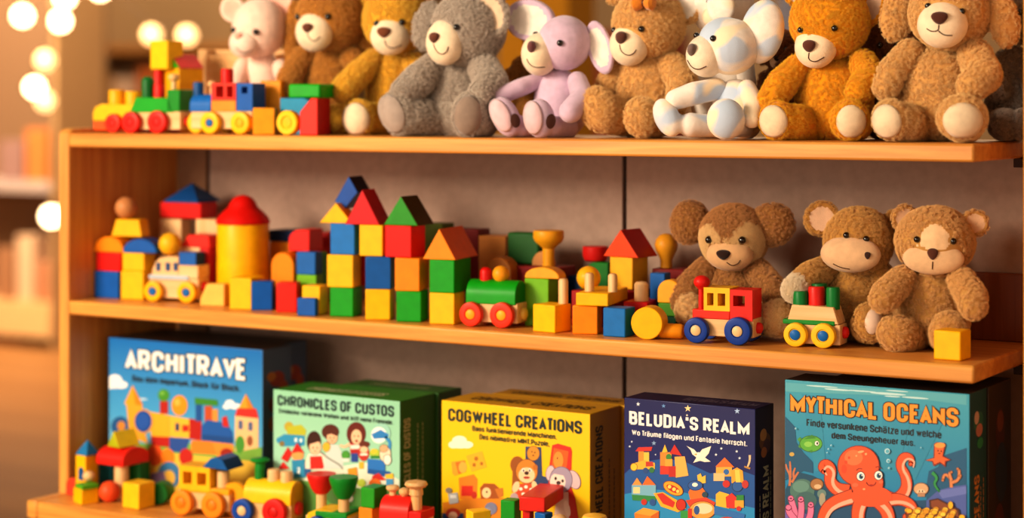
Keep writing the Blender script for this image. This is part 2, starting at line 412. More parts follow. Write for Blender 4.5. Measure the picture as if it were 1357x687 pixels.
# yellow round tower with red dome
def tower(m, k): m.cyl((0, 0, 0), 34.5*k, 104*k, YEL, 'Z', .002, 10)
tw = stand('tower_block', 'big yellow ten sided tower block under the red dome', tower, 322, Y=2.64)
def dome(m, k): m.lathe([(35.5*k, 0), (36*k, 3*k), (33*k, 9*k), (26*k, 16*k), (20*k, 21*k), (17.5*k, 27*k), (13*k, 33*k), (7*k, 36.5*k), (0, 38*k)], (0, 0, 0), RED)
stand('dome_block', 'glossy red double dome block on the yellow tower', dome, 322, Y=2.64, z=tw.top)
B('wedge_block', 'pale yellow slant topped block lying in front of the tower', '#F6C05A', 265, 297, 376, 405, xs=304, prof='wedge', rz=14, bev=.001)
# small stack left of the big wall
yb = B('building_block', 'yellow cube in front of the yellow tower', YEL, 304, 333, 368, 410, d=.05, rz=11)
bb = B('building_block', 'blue cube between the yellow and red cubes of the front row', BLU, 333, 361, 373.5, 411.5, xs=365, rz=11)
rb = B('building_block', 'red cube under the orange arch topped block', '#E8281C', 366, 393, 375, 414, xs=399, rz=11)
B('arch_block', 'orange arch topped block standing behind the blue and red cubes', ORG, 359, 389, 335, Y=2.60, prof='arch', rz=6, d=.05, sides={0: ORG})
yk = B('building_block', 'yellow block behind the little blue cube', YEL, 400, 424, 378.5, 417, xs=436, rz=12)
B('small_block', 'little blue cube in front of the yellow block', BLU, 393.5, 418, 395, 418.5, rz=12, xs=422)
lm = B('small_block', 'lime green block under the small blue block', LIM, 393, 419, 361.5, Y=2.590, rz=8, d=.024, h=.058)
lb = B('small_block', 'small blue block on the lime green block', '#1767B8', 392.5, 418, 334, on=lm, rz=8, d=.024)
gk = B('building_block', 'green block tight behind the small blue and lime blocks', '#3A9A1C', 408, 424, 334.5, Y=2.622, rz=8, xs=434)
rq = B('quarter_block', 'red round shouldered block on the green block', '#E8201A', 382, 410, 304, Y=2.6225, z=gk.top, xs=428, prof='quarter', rz=8)
B('building_block', 'dark red block behind the round shouldered red block', DRED, 420, 436, 308, Y=2.70, rz=5, d=.05)
dk = B('building_block', 'ochre block behind the orange arch topped block', '#D89018', 357, 392, 320, Y=2.69, rz=4, d=.05)
B('slab_block', 'dark blue round edged slab on the ochre block', '#0E2E5C', 356, 397, 305, on=dk, rz=4, d=.05, bev=.005)
# ---- the big wall, bottom course
g1 = B('building_block', 'green cube at the start of the bottom course of the block wall', GRN, 437, 468, 381, 419.5, xs=480.5, rz=11)
g2 = B('building_block', 'yellow cube second in the bottom course, under the blue cube', YEL, 484, 517, 383.5, 424, xs=524, rz=11)
g3 = B('building_block', 'green cube third in the bottom course, under the orange cube', GRN, 525, 558, 386, 426.5, xs=568, rz=11)
g4 = B('building_block', 'yellow cube at the end of the bottom course by the green engine', YEL, 569, 602, 388, 429.5, xs=616, rz=11)
# second course
h1 = B('building_block', 'yellow cube at the start of the second course of the block wall', YEL, 433, 468, 337.5, on=g1, d=.035, rz=11)
B('building_block', 'crimson block seen between the yellow and blue cubes of the second course', '#B81418', 468.5, 484, 338, Y=h1.Y+.045, z=min(g1.top, g2.top), rz=11, d=.04, h=h1.h)
h2 = B('building_block', 'blue cube second in the second course of the block wall', '#0D5AA8', 484, 518, 340.5, on=g2, rz=11, d=.04)
h3 = B('building_block', 'orange cube third in the second course of the block wall', ORG, 523, 556, 342, on=g3, xs=569, rz=11)
h4 = B('building_block', 'green cube under the orange roof at the end of the second course', GRN, 569, 602, 344, on=g4, xs=624, rz=11)
# third course
zt = max(h1.top, h2.top, h3.top)
i1 = B('building_block', 'bright blue cube at the start of the third course of the block wall', '#1274C4', 437.5, 470, 296, Y=h1.Y+.004, z=h1.top, rz=11, d=.035)
i2 = B('building_block', 'yellow cube in the middle of the third course of the block wall', YEL, 476, 507, 298, Y=h2.Y+.006, z=h2.top, rz=11, d=.04)
i3 = B('building_block', 'red cube under the green roof in the third course', RED, 510, 545, 298.5, Y=h3.Y+.004, z=h3.top, xs=564, rz=11)
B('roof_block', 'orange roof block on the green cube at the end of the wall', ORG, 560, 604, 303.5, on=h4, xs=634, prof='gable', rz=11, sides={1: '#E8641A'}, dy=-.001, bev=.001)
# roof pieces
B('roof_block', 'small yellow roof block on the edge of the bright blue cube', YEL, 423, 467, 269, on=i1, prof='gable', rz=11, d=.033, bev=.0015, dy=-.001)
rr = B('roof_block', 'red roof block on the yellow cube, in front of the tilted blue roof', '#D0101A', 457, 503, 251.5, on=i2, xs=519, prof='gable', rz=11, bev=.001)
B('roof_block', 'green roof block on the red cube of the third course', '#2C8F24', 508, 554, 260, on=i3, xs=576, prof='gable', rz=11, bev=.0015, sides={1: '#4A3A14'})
# blue prism lying tilted over the yellow and red roofs
f = Frame(443, Y=i1.Y+.016, z=0, rz=11)
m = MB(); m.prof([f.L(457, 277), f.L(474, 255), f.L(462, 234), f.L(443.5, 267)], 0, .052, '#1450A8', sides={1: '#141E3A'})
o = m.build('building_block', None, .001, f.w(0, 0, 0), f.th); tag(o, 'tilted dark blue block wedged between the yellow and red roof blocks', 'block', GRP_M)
# ---- behind the wall
bz = B('building_block', 'natural wood block peeping between the green and orange roofs', 'NAT', 562, 587, 312, Y=2.70, rz=3, d=.04, h=.088)
B('building_block', 'olive green block stacked on the natural block behind the wall', '#5A6A1C', 562, 586, 296, on=bz, rz=3, d=.04)
B('building_block', 'dark maroon block behind the orange roof', '#6E1210', 588, 634, 303, Y=2.71, rz=3, d=.04)
tn = B('building_block', 'tan block standing behind the green engine', '#D08A42', 634, 670, 303, Y=2.712, rz=3, d=.04, h=.125)
dg = B('building_block', 'dark red plinth block behind the lime block', '#8E1210', 671, 741, 352, Y=2.665, rz=3, d=.06)
B('building_block', 'dark green block behind the mushroom peg', '#1F5A22', 672, 714, 308, Y=2.69, rz=3, d=.03, z=dg.top, prof='box', bev=.006)
B('arch_block', 'small natural half round block beside the mushroom peg stem', '#C88A4C', 705, 735, 333, Y=2.684, z=dg.top, rz=3, d=.004+.001, prof='half')
B('arch_block', 'brown round topped block behind the orange ball of the green engine', '#B8702C', 641, 677, 341, Y=2.64, prof='arch', rz=4, d=.03)
def mush(m, k): m.lathe([(8*k, 0), (8*k, 24*k), (11*k, 27*k), (18*k, 33*k), (20.5*k, 38*k), (20.5*k, 46*k), (19.5*k, 48*k), (0, 48*k)], (0, 0, 0), '#E8A21C')
stand('mushroom_peg', 'yellow cup topped wooden peg standing behind the lime block', mush, 727, Y=2.678, z=dg.top, cat='peg')
gl = B('building_block', 'lime green block under the yellow arch', LIM, 695, 727, 369, Y=2.585, xs=740, rz=8)
B('arch_block', 'yellow low arch on the lime green block', '#F0A828', 695, 741, 354.5, on=gl, prof='half', rz=8, d=.03)
# ---- pegs and cubes in front
yc = B('building_block', 'yellow cube with a wooden peg standing on it', YEL, 706, 735.5, 403, 439.5, xs=757, rz=13)
def peg(r, h, c='NAT'):
    return lambda m, k: m.lathe([(r*k, 0), (r*k, (h-4)*k), (r*k*.75, (h-1)*k), (0, h*k)], (0, 0, 0), c, 'Z', 20)
stand('wooden_peg', 'slim natural peg standing on the yellow cube', peg(6.5, 34), 746.5, on=yc, dy=.03, cat='peg')
oc = B('building_block', 'orange cube under the yellow slab with two pegs', ORG, 758.5, 792, 405, 443, xs=798, rz=13)
ys = B('slab_block', 'yellow slab lying across the orange and blue cubes', YEL, 763, 806, 388, Y=oc.Y-.001, z=oc.top, xs=832, rz=13)
stand('wooden_peg', 'natural peg on the yellow slab, nearer the yellow ball', peg(6.3, 25), 781, on=ys, dy=.025, cat='peg')
stand('wooden_peg', 'natural peg on the yellow slab, nearer the roofed tower', peg(6.3, 25), 812, on=ys, dy=.025, cat='peg')
bc = B('building_block', 'blue cube between the orange cube and the yellow roller', '#0F70BC', 799, 828.5, 408, 446, xs=842, rz=13, h=oc.h-.0002)
# yellow roller with a peg handle
f = Frame(857, 450.5, ZM+.0003, rz=13); r_ = 21.5*f.t/FPX
e = f.empty('wooden_roller'); tag(e, 'yellow wooden roller lying on its side with a peg handle', 'roller')
MB().cyl((0, 0, r_), r_, .034, YEL, 'F', .0015, 40).build('drum', e) if False else None
m = MB(); m.lathe([(r_-.001, 0), (r_, .001), (r_, .033), (r_-.001, .034)], (0, .034, r_), YEL, 'Y', 40); m.build('drum', e)
m = MB(); m.lathe([(.011, 0), (.011, .030), (.009, .033), (0, .034)], (.016, .020, .0115), '#F09A18', 'X', 24); m.build('peg_handle', e)
rsb = B('slab_block', 'red slab under the thick natural peg', RED, 826, 858, 400, Y=2.595, xs=874, rz=12)
stand('wooden_peg', 'thick natural peg standing on the red slab', peg(9.5, 26), 850, on=rsb, dy=.02, cat='peg')
# roofed tower
B('building_block', 'dark red block under the roofed yellow tower', '#9A1412', 805, 842, 383, Y=2.665, xs=862, rz=10)
tb = B('building_block', 'yellow tower block under the orange red roof', '#F2B428', 808, 838, 340, Y=2.668, z=0+bpy.data.objects[-1].location.z+0 if False else ZM+onY(805, 383, 2.665).z-ZM+.0003, xs=859, rz=10)
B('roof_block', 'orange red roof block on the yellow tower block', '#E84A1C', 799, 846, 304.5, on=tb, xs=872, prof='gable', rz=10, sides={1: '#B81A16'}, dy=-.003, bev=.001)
gs = B('building_block', 'green slant block behind the yellow ball', '#157A22', 768, 806, 347, Y=2.70, rz=6, d=.03, prof='quarter')
def bowl(m, k): m.lathe([(12*k, 0), (15*k, 2*k), (17*k, 8*k), (17*k, 19*k), (16*k, 20*k), (0, 20*k)], (0, 0, 0), '#C81A16')
stand('wooden_cup', 'red round cup on the green slant block', bowl, 789, on=gs, dy=.014, cat='cup')
def ballp(m, k):
    m.cyl((0, 0, 0), 9*k, 12*k, YEL, 'Z', .001, 20)
yb2 = B('building_block', 'dark red block carrying the yellow ball', '#A81612', 757, 795, 385, Y=2.62, rz=6, d=.03)
stand('wooden_ball', 'yellow wooden ball behind the two pegged slab', lambda m, k: m.ball((0, 0, 16*k), 16*k, '#F8B81C'), 780, on=yb2, dy=.013, cat='ball', group='wooden balls')
B('building_block', 'dark blue sliver of a block beside the yellow ball', '#123C70', 742, 770, 365, Y=2.70, rz=4, d=.03)
# right of the tower
db = B('building_block', 'dark red block under the bulb shaped peg', '#7E1412', 864, 906, 356, Y=2.70, rz=6, d=.05)
def bulb(m, k): m.lathe([(8*k, 0), (8*k, 10*k), (10*k, 15*k), (14*k, 23*k), (15.6*k, 30*k), (14*k, 37*k), (9*k, 43*k), (4*k, 45*k), (0, 45.5*k)], (0, 0, 0), '#E09A22')
stand('bulb_peg', 'yellow bulb shaped peg standing on the dark red block', bulb, 883, on=db, dy=.02, cat='peg')
dgn = B('building_block', 'dark green block at the foot of the blue block', '#0C4630', 871, 896, 419, Y=2.61, rz=10, xs=906)
g5 = B('building_block', 'leaf green block on the dark green block', '#4A8A1E', 872, 901, 401.5, on=dgn, rz=10, d=.03)
B('arch_block', 'yellow half round block on the leaf green block by the puppy', '#F0AC24', 871, 902, 371, on=g5, prof='arch', rz=10, d=.02)
B('building_block', 'blue block behind the yellow half round by the puppy', '#1060B0', 861, 881, 362, Y=2.652, xs=889, rz=8)
# yellow cube at the far right
B('building_block', 'single yellow cube at the corner of the shelf before the seated bear', YEL, 1237, 1273, 437.5, 476.5, xs=1287, rz=16, bev=.002)
# ---------------------------------------------------------------- plush toys
def fur_mat(h, h2=None, name='plush_fur'):
    k = ('fur', h, h2)
    if k in _M: return _M[k]
    m, nt, b = nodes(name)
    hi = nt.nodes.new('ShaderNodeHairInfo'); cr = nt.nodes.new('ShaderNodeValToRGB')
    c = lin(h); d = lin(h2) if h2 else tuple([v*.6 for v in c[:3]]+[1])
    cr.color_ramp.elements[0].color = d; cr.color_ramp.elements[1].color = c; cr.color_ramp.elements[1].position = .5
    nt.links.new(hi.outputs['Intercept'], cr.inputs[0])
    mx = nt.nodes.new('ShaderNodeMixRGB'); mx.blend_type = 'MULTIPLY'; mx.inputs[0].default_value = 1
    r2 = nt.nodes.new('ShaderNodeValToRGB'); r2.color_ramp.elements[0].color = (.8, .8, .8, 1); r2.color_ramp.elements[1].color = (1.08, 1.08, 1.08, 1)
    nt.links.new(hi.outputs['Random'], r2.inputs[0]); nt.links.new(cr.outputs[0], mx.inputs[1]); nt.links.new(r2.outputs[0], mx.inputs[2])
    nt.links.new(mx.outputs[0], b.inputs['Base Color']); b.inputs['Roughness'].default_value = .85; b.inputs['Specular IOR Level'].default_value = .15
    b.inputs['Sheen Weight'].default_value = .25
    _M[k] = m; return m
def cloth(h, patches=None, name='plush_cloth', sc=900, bump=.35):
    k = ('cloth', h, str(patches))
    if k in _M: return _M[k]
    m, nt, b = nodes(name)
    tc = nt.nodes.new('ShaderNodeTexCoord')
    nz = nt.nodes.new('ShaderNodeTexNoise'); nz.inputs['Scale'].default_value = sc; nz.inputs['Detail'].default_value = 2
    n2 = nt.nodes.new('ShaderNodeTexNoise'); n2.inputs['Scale'].default_value = 70; n2.inputs['Detail'].default_value = 4
    ad = nt.nodes.new('ShaderNodeMath'); ad.operation = 'ADD'
    nt.links.new(tc.outputs['Object'], nz.inputs['Vector']); nt.links.new(tc.outputs['Object'], n2.inputs['Vector'])
    nt.links.new(nz.outputs['Fac'], ad.inputs[0]); nt.links.new(n2.outputs['Fac'], ad.inputs[1])
    bp = nt.nodes.new('ShaderNodeBump'); bp.inputs['Strength'].default_value = bump; bp.inputs['Distance'].default_value = .0015
    nt.links.new(ad.outputs[0], bp.inputs['Height']); nt.links.new(bp.outputs[0], b.inputs['Normal'])
    cr = nt.nodes.new('ShaderNodeValToRGB'); c = lin(h)
    cr.color_ramp.elements[0].color = tuple(v*.86 for v in c[:3])+(1,); cr.color_ramp.elements[1].color = c
    cr.color_ramp.elements[0].position = .3; cr.color_ramp.elements[1].position = .6
    nt.links.new(n2.outputs['Fac'], cr.inputs[0]); out = cr.outputs[0]
    for i, (pc, scl, thr) in enumerate(patches or []):
        vo = nt.nodes.new('ShaderNodeTexNoise'); vo.inputs['Scale'].default_value = scl; vo.inputs['Detail'].default_value = 0
        mp = nt.nodes.new('ShaderNodeMapping'); mp.inputs['Location'].default_value = (i*3.1+.4, i*1.7, i*.9)
        nt.links.new(tc.outputs['Object'], mp.inputs[0]); nt.links.new(mp.outputs[0], vo.inputs['Vector'])
        st = nt.nodes.new('ShaderNodeMapRange'); st.inputs[1].default_value = thr; st.inputs[2].default_value = thr+.09
        nt.links.new(vo.outputs['Fac'], st.inputs[0])
        mx = nt.nodes.new('ShaderNodeMixRGB'); mx.inputs[2].default_value = lin(pc)
        nt.links.new(st.outputs[0], mx.inputs[0]); nt.links.new(out, mx.inputs[1]); out = mx.outputs[0]
    nt.links.new(out, b.inputs['Base Color']); b.inputs['Roughness'].default_value = .9; b.inputs['Specular IOR Level'].default_value = .2
    b.inputs['Sheen Weight'].default_value = .35; b.inputs['Sheen Roughness'].default_value = .5
    _M[k] = m; return m
def glossy(h, r=.12):
    k = ('gl', h, r)
    if k in _M: return _M[k]
    m, nt, b = nodes('glossy_'+h.strip('#')); b.inputs['Base Color'].default_value = lin(h); b.inputs['Roughness'].default_value = r; b.inputs['Coat Weight'].default_value = .6
    _M[k] = m; return m

def ell_geo(seg=40, rings=24):
    vs = [(0, 0, -1)]; fs = []
    for i in range(1, rings):
        a = math.pi*i/rings
        for k in range(seg):
            t = 2*math.pi*k/seg; vs.append((math.sin(a)*math.cos(t), math.sin(a)*math.sin(t), -math.cos(a)))
    vs.append((0, 0, 1)); n = len(vs)-1
    for k in range(seg): fs.append((0, 1+(k+1) % seg, 1+k))
    for i in range(rings-2):
        for k in range(seg):
            a = 1+i*seg+k; b = 1+i*seg+(k+1) % seg; fs.append((a, b, b+seg, a+seg))
    for k in range(seg): fs.append((n, n-seg+k, n-seg+(k+1) % seg))
    return np.array(vs), fs
EV, EF = ell_geo(); EVs, EFs = ell_geo(20, 12)
def link(me, name, parent, smooth=True):
    me.polygons.foreach_set('use_smooth', [True]*len(me.polygons))
    o = bpy.data.objects.new(name, me); COL.objects.link(o); o.parent = parent; return o
def blob(parts, vox=.0034, smooth=6, name='plush'):
    """One closed skin round several ellipsoids (c, (rx,ry,rz), R 3x3 numpy)."""
    vs, fs, o = [], [], 0
    for c, r, R in parts:
        v = (EVs*np.array(r)) @ R.T+np.array(c); vs += v.tolist(); fs += [[i+o for i in f] for f in EFs]; o += len(v)
    me = bpy.data.meshes.new(name); me.from_pydata(vs, [], fs); me.update()
    ob = bpy.data.objects.new('tmp', me); COL.objects.link(ob)
    rm = ob.modifiers.new('r', 'REMESH'); rm.mode = 'VOXEL'; rm.voxel_size = vox
    sm = ob.modifiers.new('s', 'SMOOTH'); sm.factor = .5; sm.iterations = smooth
    dg = bpy.context.evaluated_depsgraph_get(); out = bpy.data.meshes.new_from_object(ob.evaluated_get(dg)); out.name = name
    bpy.data.objects.remove(ob); bpy.data.meshes.remove(me); return out
def chain(pts, n=9):
    """ellipsoid beads along [(Vector, r)...], smoothly interpolated"""
    out = []
    for (a, ra), (b, rb) in zip(pts, pts[1:]):
        for k in range(n):
            t = k/n; r = ra+(rb-ra)*t; out.append((tuple(a.lerp(b, t)), (r, r, r), np.eye(3)))
    a, r = pts[-1]; out.append((tuple(a), (r, r, r), np.eye(3))); return out
def rotz(a): c, s = math.cos(a), math.sin(a); return np.array([[c, -s, 0], [s, c, 0], [0, 0, 1]])
def roty(a): c, s = math.cos(a), math.sin(a); return np.array([[c, 0, s], [0, 1, 0], [-s, 0, c]])
def rotx(a): c, s = math.cos(a), math.sin(a); return np.array([[1, 0, 0], [0, c, -s], [0, s, c]])
def hit(o, d, c, r, R):
    """first point where the ray meets the ellipsoid; the nearest rim point if it misses"""
    r = np.array(r); oo = ((np.array(o)-np.array(c)) @ R)/r; dd = (np.array(d) @ R)/r
    a = dd @ dd; b = oo @ dd; cc = oo @ oo-1; D = b*b-a*cc
    t = (-b-math.sqrt(D))/a if D > 0 else -b/a
    return Vector(np.array(o)+np.array(d)*t)
def furry(o, mat_i, area_d, length, vg, kids=26, rad=.00017, clump=.55, curl=.0012, seed=1):
    m = o.modifiers.new('fur', 'PARTICLE_SYSTEM'); ps = m.particle_system; s = ps.settings
    s.type = 'HAIR'; me = o.data
    A = sum(p.area for p in me.polygons)
    s.count = max(60, int(A*area_d)); s.hair_length = length; s.hair_step = 4; s.render_step = 3; s.display_step = 2
    s.use_advanced_hair = True; s.emit_from = 'FACE'; s.distribution = 'RAND'; s.use_modifier_stack = False
    s.brownian_factor = length*.12; s.tangent_factor = 0
    s.child_type = 'SIMPLE'; s.rendered_child_count = kids; s.child_percent = 1 if hasattr(s, 'child_percent') else 1
    s.child_radius = length*.95; s.child_roundness = .4; s.clump_factor = clump; s.clump_shape = .1
    s.roughness_1 = .0008; s.roughness_1_size = .004; s.roughness_endpoint = .0015; s.roughness_2 = .0012; s.roughness_2_size = .006
    s.kink = 'CURL'; s.kink_amplitude = curl; s.kink_frequency = 2.2
    s.root_radius = 1; s.tip_radius = .35; s.radius_scale = rad; s.material = mat_i+1
    ps.seed = seed
    if vg: ps.vertex_group_density = vg
class PX:
    def __init__(s, Y): s.Y = Y
def px_pt(px, py, Y): return onY(px, py, Y)
def k_at(P): return depth(P)/FPX
_seed = [3]
def skin(o, fur, masks, patches, length, dens, world0, kids=26, curl=.0012, clump=.55):
    """materials, fur and the bare places of one plush part. masks: ellipsoids (c,r,R,grow) left bare; patches: [(fn(world co, normal), material)]"""
    me = o.data; n = len(me.vertices); co = np.empty(n*3); me.vertices.foreach_get('co', co); co = co.reshape(-1, 3)+np.array(world0)
    nr = np.empty(n*3); me.vertices.foreach_get('normal', nr); nr = nr.reshape(-1, 3)
    w = np.ones(n)
    for c, r, R, g in masks:
        q = ((co-np.array(c)) @ R)/(np.array(r)*g); w[(q*q).sum(1) < 1] = 0
    me.materials.append(fur); groups = []
    for fn, mat, furred in patches:
        sel = fn(co, nr) & (w > 0)
        me.materials.append(mat); gi = len(me.materials)-1
        for p in me.polygons:
            if all(sel[v] for v in p.vertices): p.material_index = gi
        groups.append((sel, gi, furred)); w[sel] = 0
    if not length: return
    g = o.vertex_groups.new(name='fur')
    for i in np.nonzero(w)[0]: g.add([int(i)], 1.0, 'REPLACE')
    _seed[0] += 1
    furry(o, 0, dens, length, 'fur', kids=kids, curl=curl, clump=clump, seed=_seed[0])
    for sel, gi, furred in groups:
        if furred and sel.any():
            g2 = o.vertex_groups.new(name='patch')
            for i in np.nonzero(sel)[0]: g2.add([int(i)], 1.0, 'REPLACE')
            furry(o, gi, dens, length*furred, g2.name, kids=kids, curl=curl, clump=clump, seed=_seed[0]+50)
def pxproj(co):
    q = co-np.array(CAM); t = q @ np.array(VIEW)
    return CX+FPX*(q @ np.array(RGT))/t, CY-FPX*q[:, 2]/t

def plush(name, label, cat, base, fur, cream, nose_col, head, muzzle, nose, eyes, mouth, ears, torso, arms, legs, furlen=.0028, dens=70000, group=None, z=None,
          pads=(), face=(), bellies=(), bow=None, head_pad=None, kids=20, curl=.0006, extras=(), clump=.15, eye_r=4.3, nose_tall=.8, ear_len=None, mz_depth=.8, back=0.0):
    """All numbers of a toy are read off where it sits: (column, row, depth plane, size in columns)."""
    z = ZT if z is None else z
    def oY(px, py, Y): return onY(px, py, Y+back)
    B0 = oY(base[0], 0, base[1]); B0 = Vector((B0.x, B0.y, z)); e = empty(name, B0); tag(e, label, cat, group)
    W0 = np.array(B0); cam = np.array(CAM)
    def loc(P): return Vector(P)-B0
    def shift(me):
        v = np.empty(len(me.vertices)*3); me.vertices.foreach_get('co', v); v = v.reshape(-1, 3)-W0; me.vertices.foreach_set('co', v.ravel()); me.update(); return me
    FL = furlen
    def part(parts, nm, parent, masks=(), patches=(), vox=.0034, L=None, sm=6, mat=None):
        me = shift(blob(parts, vox, sm, nm)); zmin = min(v.co.z for v in me.vertices)
        if zmin < .0008:
            for v in me.vertices:
                if v.co.z < .0008: v.co.z = .0008+(v.co.z-.0008)*.02
        o = link(me, nm, parent)
        skin(o, mat or fur, list(masks), list(patches), FL if L is None else L, dens, W0, kids, curl, clump); return o
    # torso
    tx, ty, tY, tw, th = torso; c = oY(tx, ty, tY); k = k_at(c)
    tparts = [(tuple(c), (tw*k, tw*k*.82, th*k), np.eye(3)), (tuple(c-UP*th*k*.42), (tw*k*1.1, tw*k*.92, th*k*.62), np.eye(3))]
    pt = []
    for fx, fy, frx, fry, mat in bellies:
        pt.append(((lambda co, nr, a=(fx, fy, frx, fry): (((pxproj(co)[0]-a[0])/a[2])**2+((pxproj(co)[1]-a[1])/a[3])**2 < 1) & (nr[:, 1] < .2)), mat, .9))
    part(tparts, 'torso', e, patches=pt)
    # head
    hx, hy, hY, hw, hh = head; hc = oY(hx, hy, hY); k = k_at(hc); hr = (hw*k, hw*k*.95, hh*k); I3 = np.eye(3)
    mx, my, mw, mh = muzzle; mw *= 1.1; mh *= 1.1
    mc = hit(cam, ray(mx, my), hc, [v*.86 for v in hr], I3)
    fd = (mc-hc); yaw = math.atan2(fd.x, -fd.y); Rh = rotz(yaw)
    mr = (mw*k, mw*k*mz_depth, mh*k)
    hm = [(tuple(mc), mr, Rh, 1.06)]
    en = []
    epos = [hit(cam, ray(ex, ey), hc, hr, I3) for ex, ey in eyes]
    for P in epos: hm.append((tuple(P), (eye_r*k*1.15,)*3, I3, 1.0))
    hp = [(tuple(hc), hr, I3)]
    pt = []
    for fx, fy, frx, fry, mat in face:
        pt.append(((lambda co, nr, a=(fx, fy, frx, fry): (((pxproj(co)[0]-a[0])/a[2])**2+((pxproj(co)[1]-a[1])/a[3])**2 < 1) & (nr[:, 1] < .25)), mat, 0 if mat.name.startswith('plush_cloth') else .55))
    for dx, dy, ds in (head_pad or ()): hp.append((tuple(oY(hx+dx, hy+dy, hY)), (ds*k,)*3, I3))
    H = part(hp, 'head', e, hm, pt, .0032)
    # muzzle
    v = (EV*np.array(mr)) @ Rh.T+np.array(mc)-W0
    me = bpy.data.meshes.new('muzzle'); me.from_pydata(v.tolist(), [], EF); me.materials.append(cream); mo = link(me, 'muzzle', H)
    mo['label'] = 'pale smooth muzzle'
    nx, ny, nw = nose; nw *= 1.12; nP = hit(cam, ray(nx, ny), mc, mr, Rh)
    nr_ = (nw*k, nw*k*.6, nw*k*nose_tall)
    v = EVs*np.array(nr_); v[:, 0] *= np.clip(1+.35*v[:, 2]/nr_[2], .5, 1.35); v = v @ Rh.T+np.array(nP)-W0
    me = bpy.data.meshes.new('nose'); me.from_pydata(v.tolist(), [], EFs); me.materials.append(cloth(nose_col, None, 'nose_felt', 900, .2)); link(me, 'nose', H)
    for P in epos:
        v = EVs*(eye_r*k)+np.array(P)-W0
        me = bpy.data.meshes.new('eye'); me.from_pydata(v.tolist(), [], EFs); me.materials.append(glossy('#120A07')); link(me, 'eye', H)
    for line in mouth:
        for _ in range(2):
            q_ = [line[0]]
            for a, b in zip(line, line[1:]): q_ += [(a[0]*.75+b[0]*.25, a[1]*.75+b[1]*.25), (a[0]*.25+b[0]*.75, a[1]*.25+b[1]*.75)]
            line = q_+[line[-1]]
        P = [hit(cam, ray(a, b), mc, [q*1.01 for q in mr], Rh) for a, b in line]
        Q = []
        for i in range(len(P)-1):
            for t in range(2): 
                a = line[i]; b = line[i+1]; u = t/2; Q.append(hit(cam, ray(a[0]+(b[0]-a[0])*u, a[1]+(b[1]-a[1])*u), mc, [q*1.01 for q in mr], Rh))
        Q.append(P[-1]); m = MB(); m.tube([loc(p) for p in Q], .00075, '#4A2A18', 6); m.build('mouth_stitch', H)
    # ears
    for er in ears:
        ex, ey, dY, ew, eh, roll, tilt, inner = er[:8]; th_ = er[8] if len(er) > 8 else .38
        c = oY(ex, ey, hY+dY); kk = k_at(c)
        R = rotz(yaw*.3+YAW*.7) @ roty(math.radians(roll)) @ rotx(math.radians(tilt))
        r = np.array((ew*kk, ew*kk*th_, eh*kk)); v = EV*1.0
        disc = v[:, 0]**2+v[:, 2]**2
        fr = (v[:, 1] < 0) & (disc < (.80 if inner else -1))
        v = v*r
        v[fr, 1] = v[fr, 1]*.25+r[1]*.0 + (-(r[1]*.35)*(disc[fr]))
        v = v @ R.T+np.array(c)-W0
        me = bpy.data.meshes.new('ear'); me.from_pydata(v.tolist(), [], EF); o = link(me, 'ear', H)
        def inn(co, nr, c=c, R=R, r=r):
            q = ((co-np.array(c)) @ R)/r; return (q[:, 1] < -.02) & (q[:, 0]**2+q[:, 2]**2 < .62)
        skin(o, fur, [], [(inn, inner, 0)] if inner else [], FL*(ear_len or .9), dens, W0, kids, curl, clump)
    # limbs
    def limb(pts): return [(oY(a, b, y), r*k_at(oY(a, b, y))) for a, b, y, r in pts]
    for arm in arms:
        ap = []
        if isinstance(arm, dict):
            for fx, fy, frx, fry, mat in arm['patch']:
                ap.append(((lambda co, nr, a=(fx, fy, frx, fry): ((pxproj(co)[0]-a[0])/a[2])**2+((pxproj(co)[1]-a[1])/a[3])**2 < 1), mat, .9))
            arm = arm['path']
        part(chain(limb(arm)), 'arm', e, patches=ap)
    for lg in legs:
        pts, foot = lg['path'], lg.get('foot')
        L_ = chain(limb(pts)); masks = []
        if foot:
            fx, fy, fY, fw, fh, fyaw, froll = foot; c = oY(fx, fy, fY); kk = k_at(c)
            R = rotz(math.radians(fyaw)) @ roty(math.radians(froll)); fr = (fw*kk, fw*kk*.8, fh*kk)
            L_.append((tuple(c), fr, R))
        pd = lg.get('pad'); po = None
        if pd:
            ax, ay, aw, ah, pmat = pd[:5]; roll = math.radians(pd[5]) if len(pd) > 5 else 0
            ring = []; fr2 = [q+.0022 for q in fr]
            vs, fs = [], []; nr, ns = 7, 28
            for i in range(nr+1):
                for j in range(ns):
                    t = 2*math.pi*j/ns; u = .04+.96*i/nr; dx, dy = aw*u*math.cos(t), ah*u*math.sin(t)
                    qx = ax+dx*math.cos(roll)-dy*math.sin(roll); qy = ay+dx*math.sin(roll)+dy*math.cos(roll)
                    P = hit(cam, ray(qx, qy), c, [q*(1-.0) - .001*(u**4) + .0008*(1-u*u) for q in fr2], R); vs.append(tuple(loc(P)))
            for v_ in range(len(vs)):
                if vs[v_][2] < .001: vs[v_] = (vs[v_][0], vs[v_][1], .001)
            for i in range(nr):
                for j in range(ns): fs.append((i*ns+j, i*ns+(j+1) % ns, (i+1)*ns+(j+1) % ns, (i+1)*ns+j))
            fs.append(list(range(ns-1, -1, -1))); po = (vs, fs, pmat)
            cen = np.mean([vs[i] for i in range(len(vs)-ns, len(vs))], axis=0)+W0
            masks = []
            a_, r_, ro = (ax, ay), (aw*.97, ah*.97), roll
